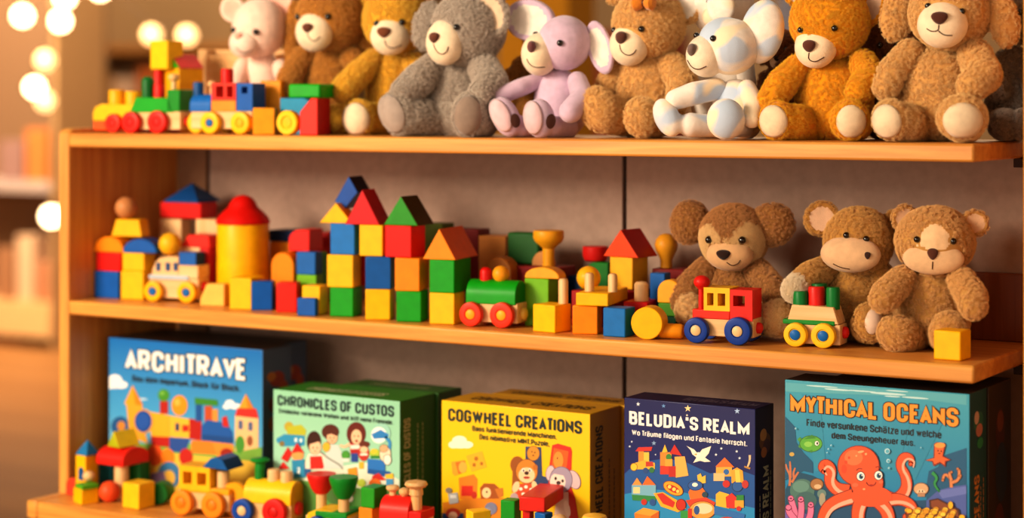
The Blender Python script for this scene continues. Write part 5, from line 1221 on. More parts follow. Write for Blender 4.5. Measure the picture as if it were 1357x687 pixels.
# 1 -- blue castle box
sk = lambda h: grad('#9AD0E8', '#1674C4', 0, h, '#4CA6DC')
b = game_box('game_box', 'big sky blue game box with a printed castle of building blocks on its cover', 144, 348, 447, 386, 2.575, sk, flat('#56688A'), flat('#3A2A20'))
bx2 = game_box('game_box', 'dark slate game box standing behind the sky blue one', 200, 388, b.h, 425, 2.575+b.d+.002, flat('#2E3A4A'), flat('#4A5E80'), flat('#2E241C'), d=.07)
bx2.o.location.x = b.o.location.x+.003; 
for q in (b, bx2):
    m = MB(); y = q.d*.5
    for (yy, zz, ry, rz_, c) in ((.5, .80, .26, .05, '#A83A22'), (.3, .82, .16, .03, '#C8762E'), (.72, .74, .16, .045, '#B84A24'), (.5, .64, .3, .06, '#7A2A1E'), (.4, .52, .2, .05, '#A8562A')):
        m.add([(q.w+.0003+.00002*len(m.f), q.d*yy+q.d*ry*math.cos(t), q.h*(zz+rz_*math.sin(t))) for t in [k*math.pi/9 for k in range(18)]], [list(range(18))], flat(c))
    m.build('side_print', q.o)
A = Art(b.f, b.w, b.h); A.T = (130, 430, 4.042)
for e in ((90, 305, 40, 36), (62, 325, 30, 22), (125, 325, 34, 20), (85, 330, 55, 14)): A.ell(*e, '#F4F6F8')
for e in ((705, 425, 26, 20), (735, 440, 30, 16), (690, 442, 22, 14)): A.ell(*e, '#EEF4F8')
A.ell(235, 402, 30, 5, '#CFE6F4')
A.poly([(60, 700), (60, 620), (250, 640), (560, 640), (760, 655), (895, 668), (895, 760), (60, 900)], '#7EB450').poly([(60, 700), (380, 690), (895, 740), (895, 1100), (60, 1100)], '#E6C24A')
A.ell(120, 548, 46, 50, '#1E5C98', '#16466F').ell(125, 545, 22, 26, '#D08A3A')
A.poly([(152, 425), (238, 432), (236, 520), (268, 640), (215, 620), (165, 560)], '#E9A830').poly([(140, 428), (186, 325), (242, 436)], '#F0A826').poly([(186, 325), (242, 436), (200, 432)], '#D88A1C')
A.rect(332, 412, 376, 480, '#B3271C').ell(352, 380, 31, 33, '#4B962E')
A.ell(344, 370, 12, 10, '#7ABA50')
A.poly([(275, 468), (382, 487), (382, 612), (285, 600)], '#F0B02C').poly([(383, 488), (492, 508), (492, 612), (383, 604)], '#F3BC3C').rect(415, 530, 436, 572, '#1D3A6A').rect(452, 540, 486, 575, '#C0241C')
A.ell(437, 435, 43, 55, '#EF991E').ell(425, 418, 16, 20, '#F6B850')
A.ell(245, 520, 56, 66, '#E7A42A').ell(243, 520, 46, 58, '#1F50A2').ell(240, 520, 34, 44, '#255CB4')
A.poly([(490, 505), (556, 515), (552, 624), (490, 614)], '#B42019').poly([(285, 600), (383, 605), (383, 660), (290, 650)], '#B6241C').poly([(383, 605), (492, 614), (470, 690), (383, 680)], '#2A56A4')
A.rect(524, 430, 556, 520, '#1C58A0').rect(572, 438, 612, 525, '#C0532A').rect(612, 455, 643, 525, '#E09A48').poly([(518, 393), (640, 405), (644, 438), (520, 428)], '#3E8C32')
A.poly([(556, 545), (585, 512), (690, 530), (722, 580), (725, 640), (556, 628)], '#1C5EB0').poly([(556, 590), (725, 606), (725, 640), (556, 628)], '#174E94').poly([(664, 500), (690, 490), (704, 552), (670, 548)], '#C62C22')
A.poly([(500, 620), (610, 628), (640, 700), (500, 690)], '#E8892A').poly([(612, 630), (725, 642), (725, 720), (640, 710)], '#EE9636').ell(690, 690, 34, 26, '#A02A1A')
A.poly([(735, 485), (860, 500), (860, 695), (735, 680)], '#F1C48E').poly([(735, 490), (748, 448), (848, 452), (862, 505)], '#D6332B').poly([(755, 450), (793, 372), (836, 452)], '#EFA330').poly([(793, 372), (836, 452), (802, 450)], '#D8861E')
for x, y in ((765, 538), (818, 546)): A.ell(x, y-12, 12, 12, '#5A6A92').rect(x-12, y-12, x+12, y+24, '#5A6A92')
A.ell(815, 625, 16, 28, '#9A5A3A').ell(762, 645, 25, 48, '#4D9838').poly([(770, 680), (895, 660), (895, 720), (770, 720)], '#7FB24A')
A.T = (30, 430, 2.674)
A.ell(470, 465, 28, 38, '#E2561E').ell(515, 472, 24, 32, '#F2861E').ell(520, 535, 40, 48, '#3D7CB0').ell(520, 545, 22, 28, '#E8B84A').rect(415, 505, 470, 560, '#E9A63C').poly([(455, 530), (500, 520), (520, 580), (460, 580)], '#8A6E9A').ell(580, 470, 24, 30, '#C02A20')
A.build(b.o)
title(b, 'title_lettering', 'ARCHITRAVE', 166, 462, 489.5, 327, '#F6F6F4', .19, ('#14202E', .045))
title(b, 'subtitle_lettering', 'Bau dein Imperium, Block für Block.', 175.5, 497.3, 505.6, 319, '#14171C', .17)

# 2 -- mint green box
b = game_box('game_box', 'mint green game box with cartoon children printed on its cover', 362, 530, 516, 577, 2.535, lambda h: grad('#B4E0CC', '#96D2B2', 0, h), flat('#2F7022'), flat('#3C8A2A'))
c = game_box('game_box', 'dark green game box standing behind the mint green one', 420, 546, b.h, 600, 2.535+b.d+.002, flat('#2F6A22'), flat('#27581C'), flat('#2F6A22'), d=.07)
c.o.location.x = b.o.location.x+b.w-c.w+.004
side_text(b, 'CHRONICLES OF CUSTOS', '#C8C890', .10, .019, .16, .86, ((.48, .3, .78), (.62, .3, .80))); side_text(c, 'CHRONICLES OF CUSTOS', '#8A9A50', .62, .016, .16, .92)
top_text(b, 'CHRONICLES OF CUSTOS', '#C8D0A0', .18, .78, .25, .028); top_text(c, 'CHRONICLES OF CUSTOS', '#9AA878', .2, .8, .3, .02)
A = Art(b.f, b.w, b.h); A.T = (300, 480, 3.319); OL = '#5A4632'
A.poly([(440, 470), (640, 440), (760, 520), (760, 900), (205, 900), (205, 640), (330, 520)], '#E6EBDA').poly([(205, 560), (330, 520), (460, 540), (620, 560), (760, 560), (760, 1000), (205, 1000)], '#5E9A48')
A.ell(275, 285, 20, 22, '#BBA83A').poly([(268, 285), (330, 276), (352, 300), (345, 340), (268, 330)], '#B8BC34').poly([(220, 338), (255, 318), (345, 324), (345, 368), (250, 372), (222, 352)], '#2F97C6').rect(300, 335, 312, 352, '#DDF0F4').rect(322, 337, 334, 353, '#DDF0F4').ell(245, 360, 12, 12, '#8A7848').ell(318, 366, 12, 12, '#2A7AA0')
# girl one
A.ell(386, 352, 32, 48, '#3E1A10').poly([(338, 470), (362, 405), (425, 402), (462, 430), (440, 480)], '#F3E2D2').ell(391, 375, 25, 32, '#F2C9A6', OL, 0, 2).poly([(356, 352), (386, 322), (416, 350), (400, 352), (370, 362)], '#3E1A10').poly([(368, 416), (420, 414), (432, 470), (370, 472)], '#CC2B22').ell(382, 378, 3, 4, '#2A1A12').ell(400, 378, 3, 4, '#2A1A12').ell(392, 392, 6, 2, '#B0483A')
# girl two
A.ell(458, 308, 38, 34, '#5A2414').poly([(428, 470), (438, 400), (460, 362), (495, 366), (515, 420), (515, 470)], '#CFDCD8').ell(466, 332, 23, 28, '#F0BE98', OL, 0, 2).poly([(440, 322), (460, 298), (492, 315), (488, 326), (462, 316)], '#5A2414').ell(458, 334, 3, 3.5, '#2A1A12').ell(474, 334, 3, 3.5, '#2A1A12').ell(466, 347, 6, 2, '#B0483A').ell(441, 374, 16, 20, '#E6B83A', '#8A6A1A', 0, 2)
A.stroke([(415, 395), (450, 425), (500, 452), (512, 470)], 7, 6, '#8A8A80')
# girl three
A.ell(572, 316, 42, 52, '#6A1E14').poly([(542, 356), (608, 352), (612, 410), (548, 408)], '#B22A2C').poly([(545, 366), (606, 362), (600, 382), (548, 384)], '#F4E6DC').ell(573, 330, 23, 33, '#F3C6A2', OL, 0, 2).ell(564, 326, 3, 4, '#2A1A12').ell(582, 326, 3, 4, '#2A1A12').ell(574, 348, 6, 6, '#8A2A22').rect(550, 402, 580, 440, '#284A9C').stroke([(545, 360), (520, 375), (505, 368)], 13, 10, '#F3C6A2')
A.ell(605, 400, 24, 36, '#C23A2C').ell(608, 362, 24, 14, '#6A2A1A').ell(606, 386, 17, 15, '#F0C8A4').rect(590, 402, 622, 412, '#F4E8DC').rect(585, 440, 606, 470, '#E8B83A')
A.ell(526, 410, 16, 18, '#4FA23A', '#2A6A22', 0, 2).rect(512, 424, 542, 440, '#DDE6E0')
A.ell(682, 314, 42, 44, '#9CD2C4').ell(672, 322, 34, 36, '#F2F6F4').poly([(640, 318), (680, 298), (715, 318), (712, 335), (650, 338)], '#2E86CC').stroke([(700, 330), (722, 350), (718, 385)], 14, 12, '#3A94D2')
A.poly([(622, 426), (700, 432), (700, 500), (622, 488)], '#2A7ACC').poly([(622, 470), (720, 482), (735, 505), (700, 505), (622, 490)], '#1E5CA8').ell(655, 402, 24, 20, '#B8C840').ell(650, 392, 14, 10, '#E8C83A').rect(636, 412, 676, 424, '#2F8A3A').ell(700, 405, 24, 34, '#EBDCC4', OL, 0, 2).ell(694, 380, 18, 16, '#D8B088', OL, 0, 2).ell(710, 430, 16, 22, '#F4EEE2', OL, 0, 2)
# boy with the red cap
A.poly([(242, 425), (272, 374), (292, 402), (270, 442)], '#C9241E').poly([(226, 474), (252, 438), (280, 470)], '#D42A22').ell(315, 408, 26, 28, '#EFA45E').poly([(286, 402), (312, 356), (345, 400), (318, 396)], '#D2221C').poly([(290, 432), (345, 428), (350, 508), (294, 510)], '#2C8EBA').rect(314, 464, 326, 470, '#E8F0F2').rect(320, 470, 326, 480, '#E8F0F2').rect(314, 478, 326, 492, '#E8F0F2')
A.rect(345, 470, 372, 500, '#28629A').poly([(535, 470), (575, 462), (580, 510), (540, 510)], '#F09E2E').poly([(645, 500), (672, 488), (705, 520), (640, 520)], '#D2302A').ell(655, 535, 26, 22, '#EE7A2C').poly([(700, 494), (735, 490), (738, 520), (705, 522)], '#F0C23A').rect(705, 514, 736, 542, '#4A9AD0').ell(596, 532, 18, 18, '#B9CC4C').ell(420, 560, 40, 30, '#3E7A34').ell(500, 590, 60, 40, '#4E7A3C').ell(545, 570, 22, 20, '#A86A4A').ell(548, 600, 12, 16, '#E8E0D0')
A.build(b.o)
title(b, 'title_lettering', 'CHRONICLES OF CUSTOS', 368, 523.3, 537.5, 522.5, '#0F3030', .19)
title(b, 'subtitle_lettering', 'Entdecke verierene Welten und triff nene Frennde.', 370, 541.6, 547.6, 521.3, '#15302A', .17)

# 3 -- yellow box
b = game_box('game_box', 'bright yellow game box with plush animals and wooden toys printed on its cover', 585, 782, 530.5, 823, 2.555, flat('#F7C90E', .35), flat('#C08A12'), flat('#D8A41A'))
c = game_box('game_box', 'duller yellow game box standing behind the bright yellow one', 625, 800, b.h, 826, 2.555+b.d+.002, flat('#D8A41A'), flat('#A8780E'), flat('#CC9A18'), d=.06)
c.o.location.x = b.o.location.x+.03
side_text(b, 'COGWHEEL CREATIONS', '#2A220C', .16, .024, .06, .90, ((.60, .2, .62), (.76, .2, .55)))
top_text(b, 'COGWHEEL CREATIONS', '#5A440C', .12, .92, .3, .032); top_text(c, 'COGWHEEL CREATIONS', '#5A440C', .1, .9, .3, .02)
A = Art(b.f, b.w, b.h); A.T = (560, 500, 3.675)
for e in ((180, 310, 36, 24), (150, 330, 24, 18), (215, 330, 32, 18), (185, 336, 55, 12)): A.ell(*e, '#FBF3DA')
A.poly([(98, 612), (250, 590), (390, 588), (480, 620), (480, 900), (98, 900)], '#E08C1E')
A.poly([(140, 414), (202, 404), (212, 462), (158, 482), (146, 470)], '#F0A62A').poly([(160, 416), (208, 408), (212, 462), (176, 474)], '#E8761C').ell(196, 440, 20, 28, '#F0B24A').poly([(176, 492), (250, 474), (268, 498), (264, 600), (182, 596)], '#E4851E').rect(190, 530, 246, 580, '#CC2A18').ell(252, 575, 14, 18, '#C0301C')
A.poly([(213, 384), (290, 361), (313, 440), (240, 461)], '#EDB428').ell(262, 398, 10, 11, '#B4741C').ell(252, 428, 9, 10, '#B4741C').ell(288, 422, 8, 9, '#B4741C')
A.poly([(280, 540), (300, 518), (350, 520), (378, 545), (374, 592), (284, 594)], '#A5561C').ell(312, 564, 22, 26, '#F0D2A0').ell(314, 560, 4, 5, '#3A2412').poly([(352, 545), (392, 540), (394, 580), (372, 590)], '#C87A28')
A.poly([(502, 338), (578, 342), (586, 560), (502, 560)], '#2B4474').poly([(548, 470), (610, 490), (626, 560), (548, 560)], '#2B4474').ell(540, 372, 29, 34, '#DA9430', '#8A541A').ell(533, 364, 3, 4, '#5A3414').ell(548, 368, 3, 4, '#5A3414').ell(540, 382, 5, 4, '#8A541A')
A.poly([(632, 332), (660, 324), (722, 342), (728, 362), (720, 600), (612, 600), (616, 450)], '#D2301C').poly([(640, 345), (712, 362), (700, 460), (628, 440)], '#E8641E').ell(662, 405, 24, 42, '#F0983A').ell(658, 395, 3, 5, '#6A2A12').poly([(700, 470), (745, 592), (762, 700), (690, 700)], '#C22A1C')
# bear
A.ell(462, 428, 34, 42, '#9C561A').poly([(440, 430), (470, 470), (470, 560), (436, 560)], '#9C561A').ell(508, 460, 52, 58, '#D9892C', '#7A4414').ell(550, 440, 12, 14, '#C07222').ell(508, 478, 40, 38, '#F3D0A4').ell(492, 454, 8, 10, '#F8F2E6').ell(524, 454, 8, 10, '#F8F2E6').ell(493, 456, 4, 6, '#22140C').ell(523, 456, 4, 6, '#22140C').ell(508, 468, 11, 9, '#3A1A10').ell(508, 490, 16, 6, '#A82A20')
A.poly([(455, 520), (552, 518), (566, 600), (445, 604)], '#DA5028').ell(456, 535, 16, 28, '#F3D0A4', None, 20).ell(548, 535, 14, 30, '#F3D0A4', None, -14)
for x, y in ((480, 545), (505, 535), (530, 548), (492, 570), (520, 572)): A.ell(x, y, 9, 8, '#F8EFE0')
A.ell(448, 590, 20, 26, '#B8A2AA')
# mouse
A.ell(624, 468, 20, 36, '#D9C4CC', '#8A7484', 8).ell(738, 500, 28, 46, '#E0C0C6', '#8A7484', -22).ell(676, 500, 54, 62, '#A79AB2', '#6A5E74').ell(660, 512, 38, 46, '#F2DCCF').poly([(640, 470), (670, 440), (726, 480), (712, 540), (690, 480)], '#A79AB2').ell(650, 494, 6, 8, '#22140C').ell(684, 506, 6, 8, '#22140C').ell(664, 515, 11, 9, '#3A2424').ell(654, 538, 10, 4, '#B45A50').poly([(660, 560), (712, 560), (716, 690), (640, 690)], '#D8BFB4').ell(706, 640, 14, 40, '#E6D2C6', None, -14)
A.poly([(126, 568), (172, 562), (178, 612), (134, 620)], '#AEB4BA').rect(136, 574, 166, 590, '#D8DCE0').ell(130, 552, 16, 14, '#8A8278').rect(98, 664, 200, 720, '#2C4C86').ell(150, 664, 34, 26, '#BE3F28').ell(150, 676, 22, 20, '#F2CDB2').ell(335, 640, 30, 30, '#7E84A4').ell(320, 660, 18, 26, '#8E94B0')
A.build(b.o)
title(b, 'title_lettering', 'COGWHEEL CREATIONS', 594, 541, 558, 771.5, '#12231C', .19)
title(b, 'subtitle_lettering', 'Baos funktienierende Manchinen.', 626, 564.3, 571.4, 738, '#1E2414', .17); title(b, 'subtitle_lettering', 'Des nibimative MINT.Puzole,', 635.5, 575.4, 582.5, 728.5, '#1E2414', .17)

# 4 -- navy box
b = game_box('game_box', 'navy blue game box with a starry night and a white dove on its cover', 827, 1001, 527, 1025.5, 2.515, lambda h: grad('#0A3C96', '#0A1056', 0, h, '#0A2270'), flat('#151638'), flat('#1A1840'))
side_text(b, 'BELUDIA\'S REALM', '#C8B89A', .38, .022, .04, .66, ((.22, .3, .5), (.80, .1, .6))); top_text(b, 'BELUDIA\'S REALM', '#6A5E74', .4, .95, .3, .025)
m = MB()
for i, (yy, zz, ry, rz_, c) in enumerate(((.5, .80, .3, .05, '#7A4A30'), (.42, .84, .18, .035, '#C8864A'), (.6, .77, .2, .04, '#5A3440'), (.45, .74, .16, .03, '#B8683A'))):
    m.add([(b.w+.0003+.00003*i, b.d*yy+b.d*ry*math.cos(t), b.h*(zz+rz_*math.sin(t))) for t in [k*math.pi/9 for k in range(18)]], [list(range(18))], flat(c))
m.build('side_print', b.o)
A = Art(b.f, b.w, b.h); A.T = (800, 500, 3.673)
A.poly([(95, 470), (160, 420), (300, 396), (400, 415), (520, 470), (640, 445), (745, 480), (745, 900), (95, 900)], '#1558A2').poly([(95, 570), (220, 545), (380, 560), (560, 600), (745, 640), (745, 900), (95, 900)], '#2090C8')
def star(x, y, r, c):
    A.poly([(x+(r if i % 2 == 0 else r*.4)*math.sin(i*math.pi/5), y-(r if i % 2 == 0 else r*.4)*math.cos(i*math.pi/5)) for i in range(10)], c)
for x, y, r, c in ((168, 132, 11, '#E4ECF4'), (292, 141, 11, '#6A9AD4'), (410, 153, 18, '#F0D8A0'), (650, 166, 15, '#A8C4EC'), (137, 315, 6, '#DDE6F2'), (127, 338, 7, '#DDE6F2'), (245, 322, 13, '#8AA8D0'), (253, 378, 5, '#DDE6F2'), (547, 378, 8, '#E8EEF6'), (573, 348, 8, '#E8EEF6'), (648, 362, 8, '#E8EEF6'), (662, 395, 8, '#E8EEF6'), (406, 186, 7, '#E8E0D0')): star(x, y, r, c)
A.poly([(404, 335), (440, 352), (462, 376), (480, 352), (524, 336), (512, 372), (494, 392), (522, 412), (492, 414), (470, 408), (436, 418), (452, 392), (432, 376), (424, 356)], '#F4ECDC').ell(462, 378, 12, 12, '#F8F2E6').poly([(440, 376), (455, 372), (453, 382)], '#E8A83A')
A.stroke([(712, 380), (712, 410), (700, 440)], 12, 8, '#D8C09A').poly([(686, 432), (716, 442), (712, 450), (684, 440)], '#B8863A')
# toys, row one
A.poly([(155, 362), (170, 342), (238, 340), (232, 360)], '#D2342A').rect(170, 362, 196, 428, '#E8963A').rect(196, 366, 222, 420, '#F2C452').poly([(145, 420), (200, 405), (250, 418), (250, 448), (145, 450)], '#E8B43A').ell(148, 438, 15, 17, '#F0C63A', '#8A5A1A').ell(205, 455, 13, 14, '#28508E').ell(235, 453, 13, 14, '#2F7A4A').poly([(206, 412), (240, 412), (244, 434), (206, 436)], '#C23A2A')
A.poly([(284, 368), (299, 328), (312, 364)], '#F2C03A').rect(276, 366, 332, 440, '#E88E34').poly([(322, 372), (346, 328), (382, 384)], '#C8281E').poly([(346, 388), (396, 386), (414, 480), (352, 490)], '#F0B45A').rect(276, 432, 318, 474, '#D23A2A').rect(318, 434, 352, 486, '#C02C24').ell(318, 390, 14, 16, '#3E8A3A').rect(300, 400, 336, 434, '#F2A63E')
A.poly([(545, 436), (590, 391), (638, 440)], '#E8742A').rect(548, 438, 626, 484, '#F0AE4A').ell(598, 462, 14, 14, '#2E6EB0').poly([(622, 456), (650, 440), (678, 456), (684, 520), (624, 516)], '#F2A83A').rect(536, 468, 590, 506, '#E4C088').ell(598, 520, 18, 18, '#C8302A').ell(652, 532, 24, 24, '#2A62A8', '#16365E').ell(690, 522, 16, 20, '#C23A34').poly([(640, 452), (662, 452), (668, 512), (644, 512)], '#F8CE5A')
A.poly([(456, 478), (474, 468), (480, 486), (498, 478), (498, 516), (462, 520)], '#F0C04A')
# row two
A.poly([(186, 532), (214, 482), (254, 524), (230, 530)], '#E8702A').poly([(140, 526), (164, 490), (190, 528)], '#EE9A4A').rect(138, 526, 256, 580, '#7AB4CE').rect(146, 536, 178, 566, '#F2D49A').poly([(138, 572), (258, 580), (254, 606), (142, 600)], '#2F8A4A').ell(198, 608, 14, 15, '#C23228').ell(240, 610, 15, 17, '#28589A')
A.poly([(244, 566), (290, 560), (360, 600), (402, 640), (362, 658), (280, 630)], '#F0B02C').poly([(260, 570), (288, 564), (350, 610), (340, 636), (290, 616)], '#CC3224').ell(340, 542, 50, 28, '#EFA82A', '#8A3A12', 28).ell(340, 544, 36, 15, '#C2281E', None, 28).ell(322, 534, 9, 9, '#F4D46A').ell(344, 546, 9, 9, '#F4D46A').ell(362, 556, 8, 8, '#F4D46A').ell(378, 622, 22, 26, '#C8301F', '#7A1A10')
A.poly([(414, 560), (432, 530), (478, 532), (500, 562), (492, 604), (424, 600)], '#E8762A').ell(448, 528, 34, 22, '#2A5EA8', '#142E5A').ell(446, 524, 14, 10, '#F4F0E0').poly([(400, 600), (500, 585), (545, 610), (535, 640), (420, 632)], '#D2462A').ell(482, 648, 62, 42, '#F0A24A', '#8A3A14').ell(486, 640, 46, 26, '#F4D8B4').ell(494, 572, 14, 14, '#2E4A5A').rect(376, 650, 412, 690, '#2F9A4A').rect(412, 640, 432, 690, '#C83224').ell(455, 648, 14, 22, '#28589A')
A.poly([(548, 570), (566, 556), (612, 570), (612, 640), (548, 626)], '#F0B83A').poly([(596, 584), (626, 564), (656, 592), (640, 640), (600, 636)], '#D2352A').rect(648, 574, 684, 604, '#2F8A3E').rect(640, 600, 684, 636, '#E8A83A').poly([(540, 630), (690, 668), (686, 694), (540, 668)], '#2A72BC').ell(660, 640, 12, 12, '#C8302A')
A.poly([(152, 662), (196, 636), (272, 652), (232, 676)], '#F0A43A').poly([(152, 662), (232, 676), (228, 740), (156, 720)], '#E4862A').poly([(232, 676), (272, 652), (270, 720), (228, 740)], '#C8651E').ell(600, 720, 60, 40, '#D8462A').rect(330, 700, 420, 760, '#E8B43A')
A.build(b.o)
title(b, 'title_lettering', 'BELUDIA\'S REALM', 834, 544.8, 562.6, 993.5, '#F2F0EE', .19); title(b, 'subtitle_lettering', 'Wo Träume filogen und Fantasie herrscht.', 837.5, 569.5, 576.8, 990.5, '#ECEAEC', .17)

# 5 -- teal sea box
b = game_box('game_box', 'teal game box with a smiling orange octopus on its cover', 1040, 1285, 503, 1307.5, 2.515, lambda h: grad('#0A5898', '#3AA0B8', 0, h, '#1484B6'), flat('#1A4E52'), flat('#2E1E18'))
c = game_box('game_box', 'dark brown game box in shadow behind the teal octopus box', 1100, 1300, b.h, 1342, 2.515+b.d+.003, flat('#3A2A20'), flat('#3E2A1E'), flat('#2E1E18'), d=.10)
c.o.location.x = b.o.location.x+b.w-c.w+.002
side_text(b, 'MYTHICAL OCEANS', '#D08A3A', .25, .022, .02, .62, ((.62, .2, .56), (.78, .2, .58)))
m = MB()
for i, (yy, zz, ry, rz_, c_) in enumerate(((.5, .86, .3, .045, '#2F6A5A'), (.4, .88, .14, .03, '#C8A898'), (.55, .82, .2, .03, '#B87A6A'), (.6, .76, .18, .025, '#2F8A5A'))):
    m.add([(b.w+.0003+.00003*i, b.d*yy+b.d*ry*math.cos(t), b.h*(zz+rz_*math.sin(t))) for t in [k*math.pi/9 for k in range(18)]], [list(range(18))], flat(c_))
m.build('side_print', b.o)
m = MB()
for i, (yy, zz, ry, rz_, c_) in enumerate(((.5, .78, .2, .10, '#5A2A20'), (.55, .58, .26, .14, '#2E3A52'), (.5, .82, .14, .05, '#8A4A30'), (.45, .34, .22, .10, '#6A2E1E'), (.55, .18, .26, .1, '#2A3450'))):
    m.add([(c.w+.0003+.00003*i, c.d*yy+c.d*ry*math.cos(t), c.h*(zz+rz_*math.sin(t))) for t in [k*math.pi/9 for k in range(18)]], [list(range(18))], flat(c_))
m.build('side_print', c.o)
A = Art(b.f, b.w, b.h); A.T = (1020, 480, 3.3175); OO = '#8C2A12'; OC = '#EC5A2C'
A.poly([(66, 90), (866, 145), (866, 190), (560, 150), (66, 130)], '#58ACBC')
for e in ((300, 122, 60, 4), (520, 140, 80, 5), (400, 128, 70, 3), (640, 158, 60, 4), (560, 128, 50, 3), (230, 108, 70, 3), (540, 152, 36, 3)): A.ell(*e, '#BFE0E4', None, 4)
A.poly([(500, 180), (640, 200), (560, 480), (480, 480)], '#2C92B4').poly([(140, 140), (220, 150), (250, 480), (200, 480)], '#2C92B4').poly([(640, 210), (780, 230), (640, 520), (580, 520)], '#2A8EB2')
A.poly([(60, 240), (112, 286), (118, 352), (150, 400), (190, 440), (192, 490), (150, 480), (60, 520)], '#135A80').poly([(690, 540), (700, 480), (740, 462), (770, 410), (866, 378), (866, 620), (690, 620)], '#145C86').poly([(60, 560), (110, 480), (190, 500), (300, 560), (300, 720), (60, 720)], '#125070')
A.poly([(60, 640), (300, 600), (640, 610), (866, 600), (866, 1200), (60, 1200)], '#17507A')
# green fish
A.poly([(122, 340), (134, 330), (156, 352), (134, 380), (126, 372), (134, 356)], '#4E9A3A').ell(182, 360, 48, 34, '#5CAE3E', '#2A6424').poly([(150, 340), (186, 320), (206, 336)], '#3E8A34').poly([(170, 392), (190, 386), (184, 400)], '#3E8A34').ell(208, 358, 9, 10, '#F4F4EC', '#2A5A22', 0, 2).ell(210, 358, 4, 6, '#16241A').ell(170, 362, 18, 12, '#8CCB58')
A.ell(98, 406, 11, 9, '#C8A858')
# corals, rocks, left
for p in ([(88, 545), (92, 500), (76, 470), (72, 452)], [(92, 510), (92, 470), (90, 440)], [(98, 530), (116, 500), (126, 486)], [(108, 512), (104, 490), (112, 468)]): A.stroke(p, 11, 7, '#C67852')
A.ell(144, 566, 54, 52, '#4E7A74').ell(138, 548, 36, 26, '#64928A').ell(160, 610, 48, 40, '#3E6A6E')
A.ell(208, 538, 27, 24, '#A87848', '#5A3A22').ell(212, 548, 16, 10, '#D8B890').ell(230, 580, 20, 20, '#6A8A86').ell(232, 606, 14, 30, '#A8A08A')
A.poly([(62, 640), (110, 640), (200, 690), (200, 900), (62, 900)], '#5A4E9A').ell(80, 668, 34, 24, '#7462B2')
for p in ([(120, 720), (112, 660), (94, 600)], [(130, 720), (142, 650), (138, 604)], [(160, 720), (182, 670), (182, 628)], [(110, 690), (86, 660), (84, 640)]): A.stroke(p, 26, 22, '#E47AA6', '#8A3A66')
for x, y in ((94, 600), (138, 603), (182, 627)): A.ell(x, y, 6, 4, '#8A3A66')
# right side things
A.poly([(690, 610), (740, 566), (800, 548), (866, 540), (866, 900), (690, 900)], '#5064AE').poly([(740, 566), (866, 546), (866, 580), (760, 600)], '#6A7AC2')
for p in ([(800, 552), (798, 510), (770, 490), (762, 520)], [(800, 520), (790, 490), (800, 484)], [(802, 530), (832, 520), (836, 480), (828, 470)], [(834, 510), (840, 500)]): A.stroke(p, 13, 9, '#D88A58', '#7A4224', 2)
A.stroke([(716, 486), (740, 510), (722, 535), (746, 568)], 14, 6, '#2A9A56', '#145A34', 2)
A.ell(667, 558, 31, 25, '#D8AC84', '#7A5232').ell(667, 572, 18, 12, '#F0D2B0').rect(652, 574, 684, 592, '#B88A6A').ell(660, 568, 3, 4, '#3A2418').ell(674, 568, 3, 4, '#3A2418')
A.poly([(684, 432), (722, 420), (724, 360), (735, 352), (772, 356), (776, 366), (764, 412), (800, 430), (778, 438), (774, 462), (752, 444), (722, 458), (716, 438)], '#8C2A12').poly([(690, 432), (727, 422), (728, 365), (770, 362), (760, 416), (792, 430), (772, 434), (770, 452), (750, 438), (726, 450), (720, 434)], '#E8682E').ell(750, 366, 24, 12, '#F0A04A').ell(742, 390, 3, 4, '#3A1A10').ell(756, 392, 3, 4, '#3A1A10').ell(748, 402, 6, 3, '#8C2A12')
# octopus: arms first, head over them
def arm(p, w0, w1):
    A.stroke(p, w0, w1, OC, OO, 4)
    A.stroke([(x+w0*.20, y+w0*.22) for x, y in p], w0*.30, w1*.4, '#F2B49A')
arm([(350, 570), (295, 560), (262, 520), (276, 468), (246, 440), (226, 462), (240, 482)], 62, 16)
arm([(500, 590), (560, 610), (606, 560), (602, 500), (570, 452), (590, 408), (628, 420), (622, 448)], 60, 14)
arm([(370, 590), (300, 610), (252, 640), (230, 700), (240, 760)], 64, 30); arm([(500, 610), (570, 600), (622, 622), (640, 660), (600, 680)], 56, 22)
arm([(410, 600), (390, 650), (392, 720), (380, 800)], 62, 40); arm([(470, 600), (520, 650), (530, 720), (520, 800)], 62, 40)
A.ell(393, 456, 93, 90, OO).ell(430, 530, 74, 72, OO, None, 0).ell(393, 456, 89, 86, OC).ell(430, 530, 70, 70, OC).ell(450, 590, 90, 46, OC)
A.ell(372, 420, 40, 34, '#F27A48').ell(330, 470, 12, 20, '#D84A22').ell(338, 440, 7, 8, '#D84A22').ell(352, 420, 5, 6, '#D84A22').ell(404, 394, 14, 5, '#F8B07A', None, -10).ell(384, 412, 4, 4, '#F8B07A').ell(426, 404, 5, 5, '#F8B07A')
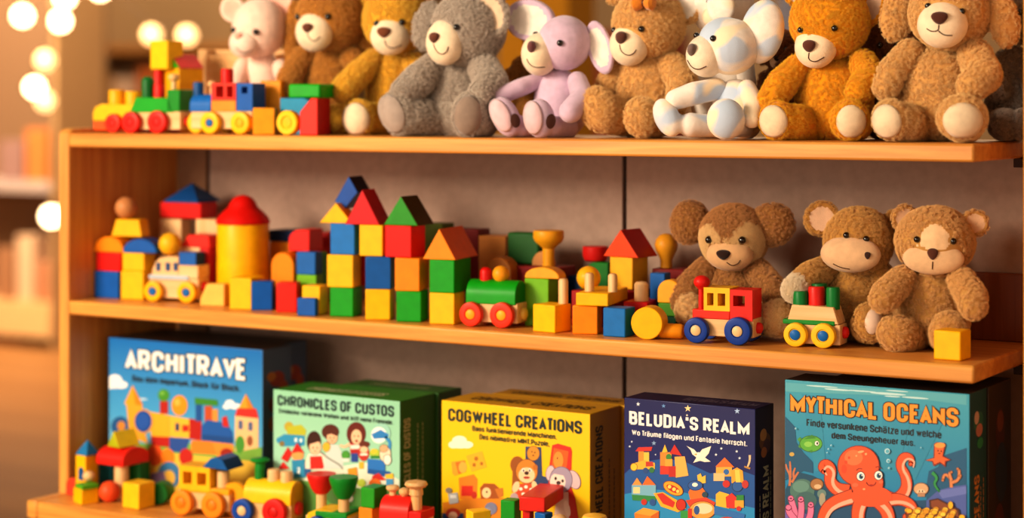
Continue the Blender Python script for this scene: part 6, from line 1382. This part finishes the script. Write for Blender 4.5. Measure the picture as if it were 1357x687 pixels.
for x, y in ((403, 502), (481, 498)): A.ell(x, y, 17, 19, '#FBF6EE', '#5A1A10', 0, 3).ell(x+2, y+1, 10, 12, '#2E7AA8').ell(x+3, y+1, 6, 8, '#0E1420').ell(x+6, y-4, 3, 3, '#FFFFFF')
A.stroke([(384, 476), (396, 466), (410, 470)], 4, 3, OO); A.stroke([(468, 462), (482, 458), (494, 468)], 4, 3, OO); A.stroke([(428, 528), (436, 542), (452, 546), (466, 538), (470, 528)], 4, 3, '#6A1A10'); A.ell(450, 541, 12, 4, '#A82A1C').ell(418, 558, 6, 4, '#F8B07A').ell(380, 540, 14, 9, '#F0704A').ell(492, 526, 10, 8, '#F0704A')
for x, y, r in ((520, 391, 12), (525, 434, 9), (528, 466, 5), (274, 366, 4), (262, 382, 4), (256, 398, 3), (668, 376, 3), (118, 292, 4)): A.ell(x, y, r, r, '#BFE2EC').ell(x+1, y+1, r*.7, r*.7, '#5AAECA')
# treasure chest
A.poly([(704, 606), (742, 598), (836, 646), (846, 690), (740, 664), (706, 640)], '#4A1E0E').poly([(712, 610), (742, 604), (828, 650), (834, 680), (744, 654), (714, 636)], '#8A4622').poly([(600, 668), (720, 650), (842, 690), (842, 800), (610, 800)], '#7A3A1A')
for i in range(46):
    A.ell(610+ (i*37) % 205, 640+((i*53) % 48)+abs(720-(610+(i*37) % 205))*.10, 12, 9, ['#F4BC22', '#FAD24A', '#E09A16'][i % 3], '#9A6210', 0, 2)
A.ell(800, 628, 10, 16, '#F4BC22', '#9A6210', 0, 2).ell(850, 680, 12, 10, '#F4BC22', '#9A6210', 0, 2)
A.build(b.o)
title(b, 'title_lettering', 'MYTHICAL OCEANS', 1048, 522.6, 546.5, 1270.5, '#F39A2C', .19, ('#2A1408', .05))
title(b, 'subtitle_lettering', 'Finde versunkene Schätze und welche', 1069, 555.4, 565.2, 1247.5, '#0E1A24', .17); title(b, 'subtitle_lettering', 'dem Seeungeheuer aus.', 1102, 572.6, 581.4, 1213, '#0E1A24', .17)
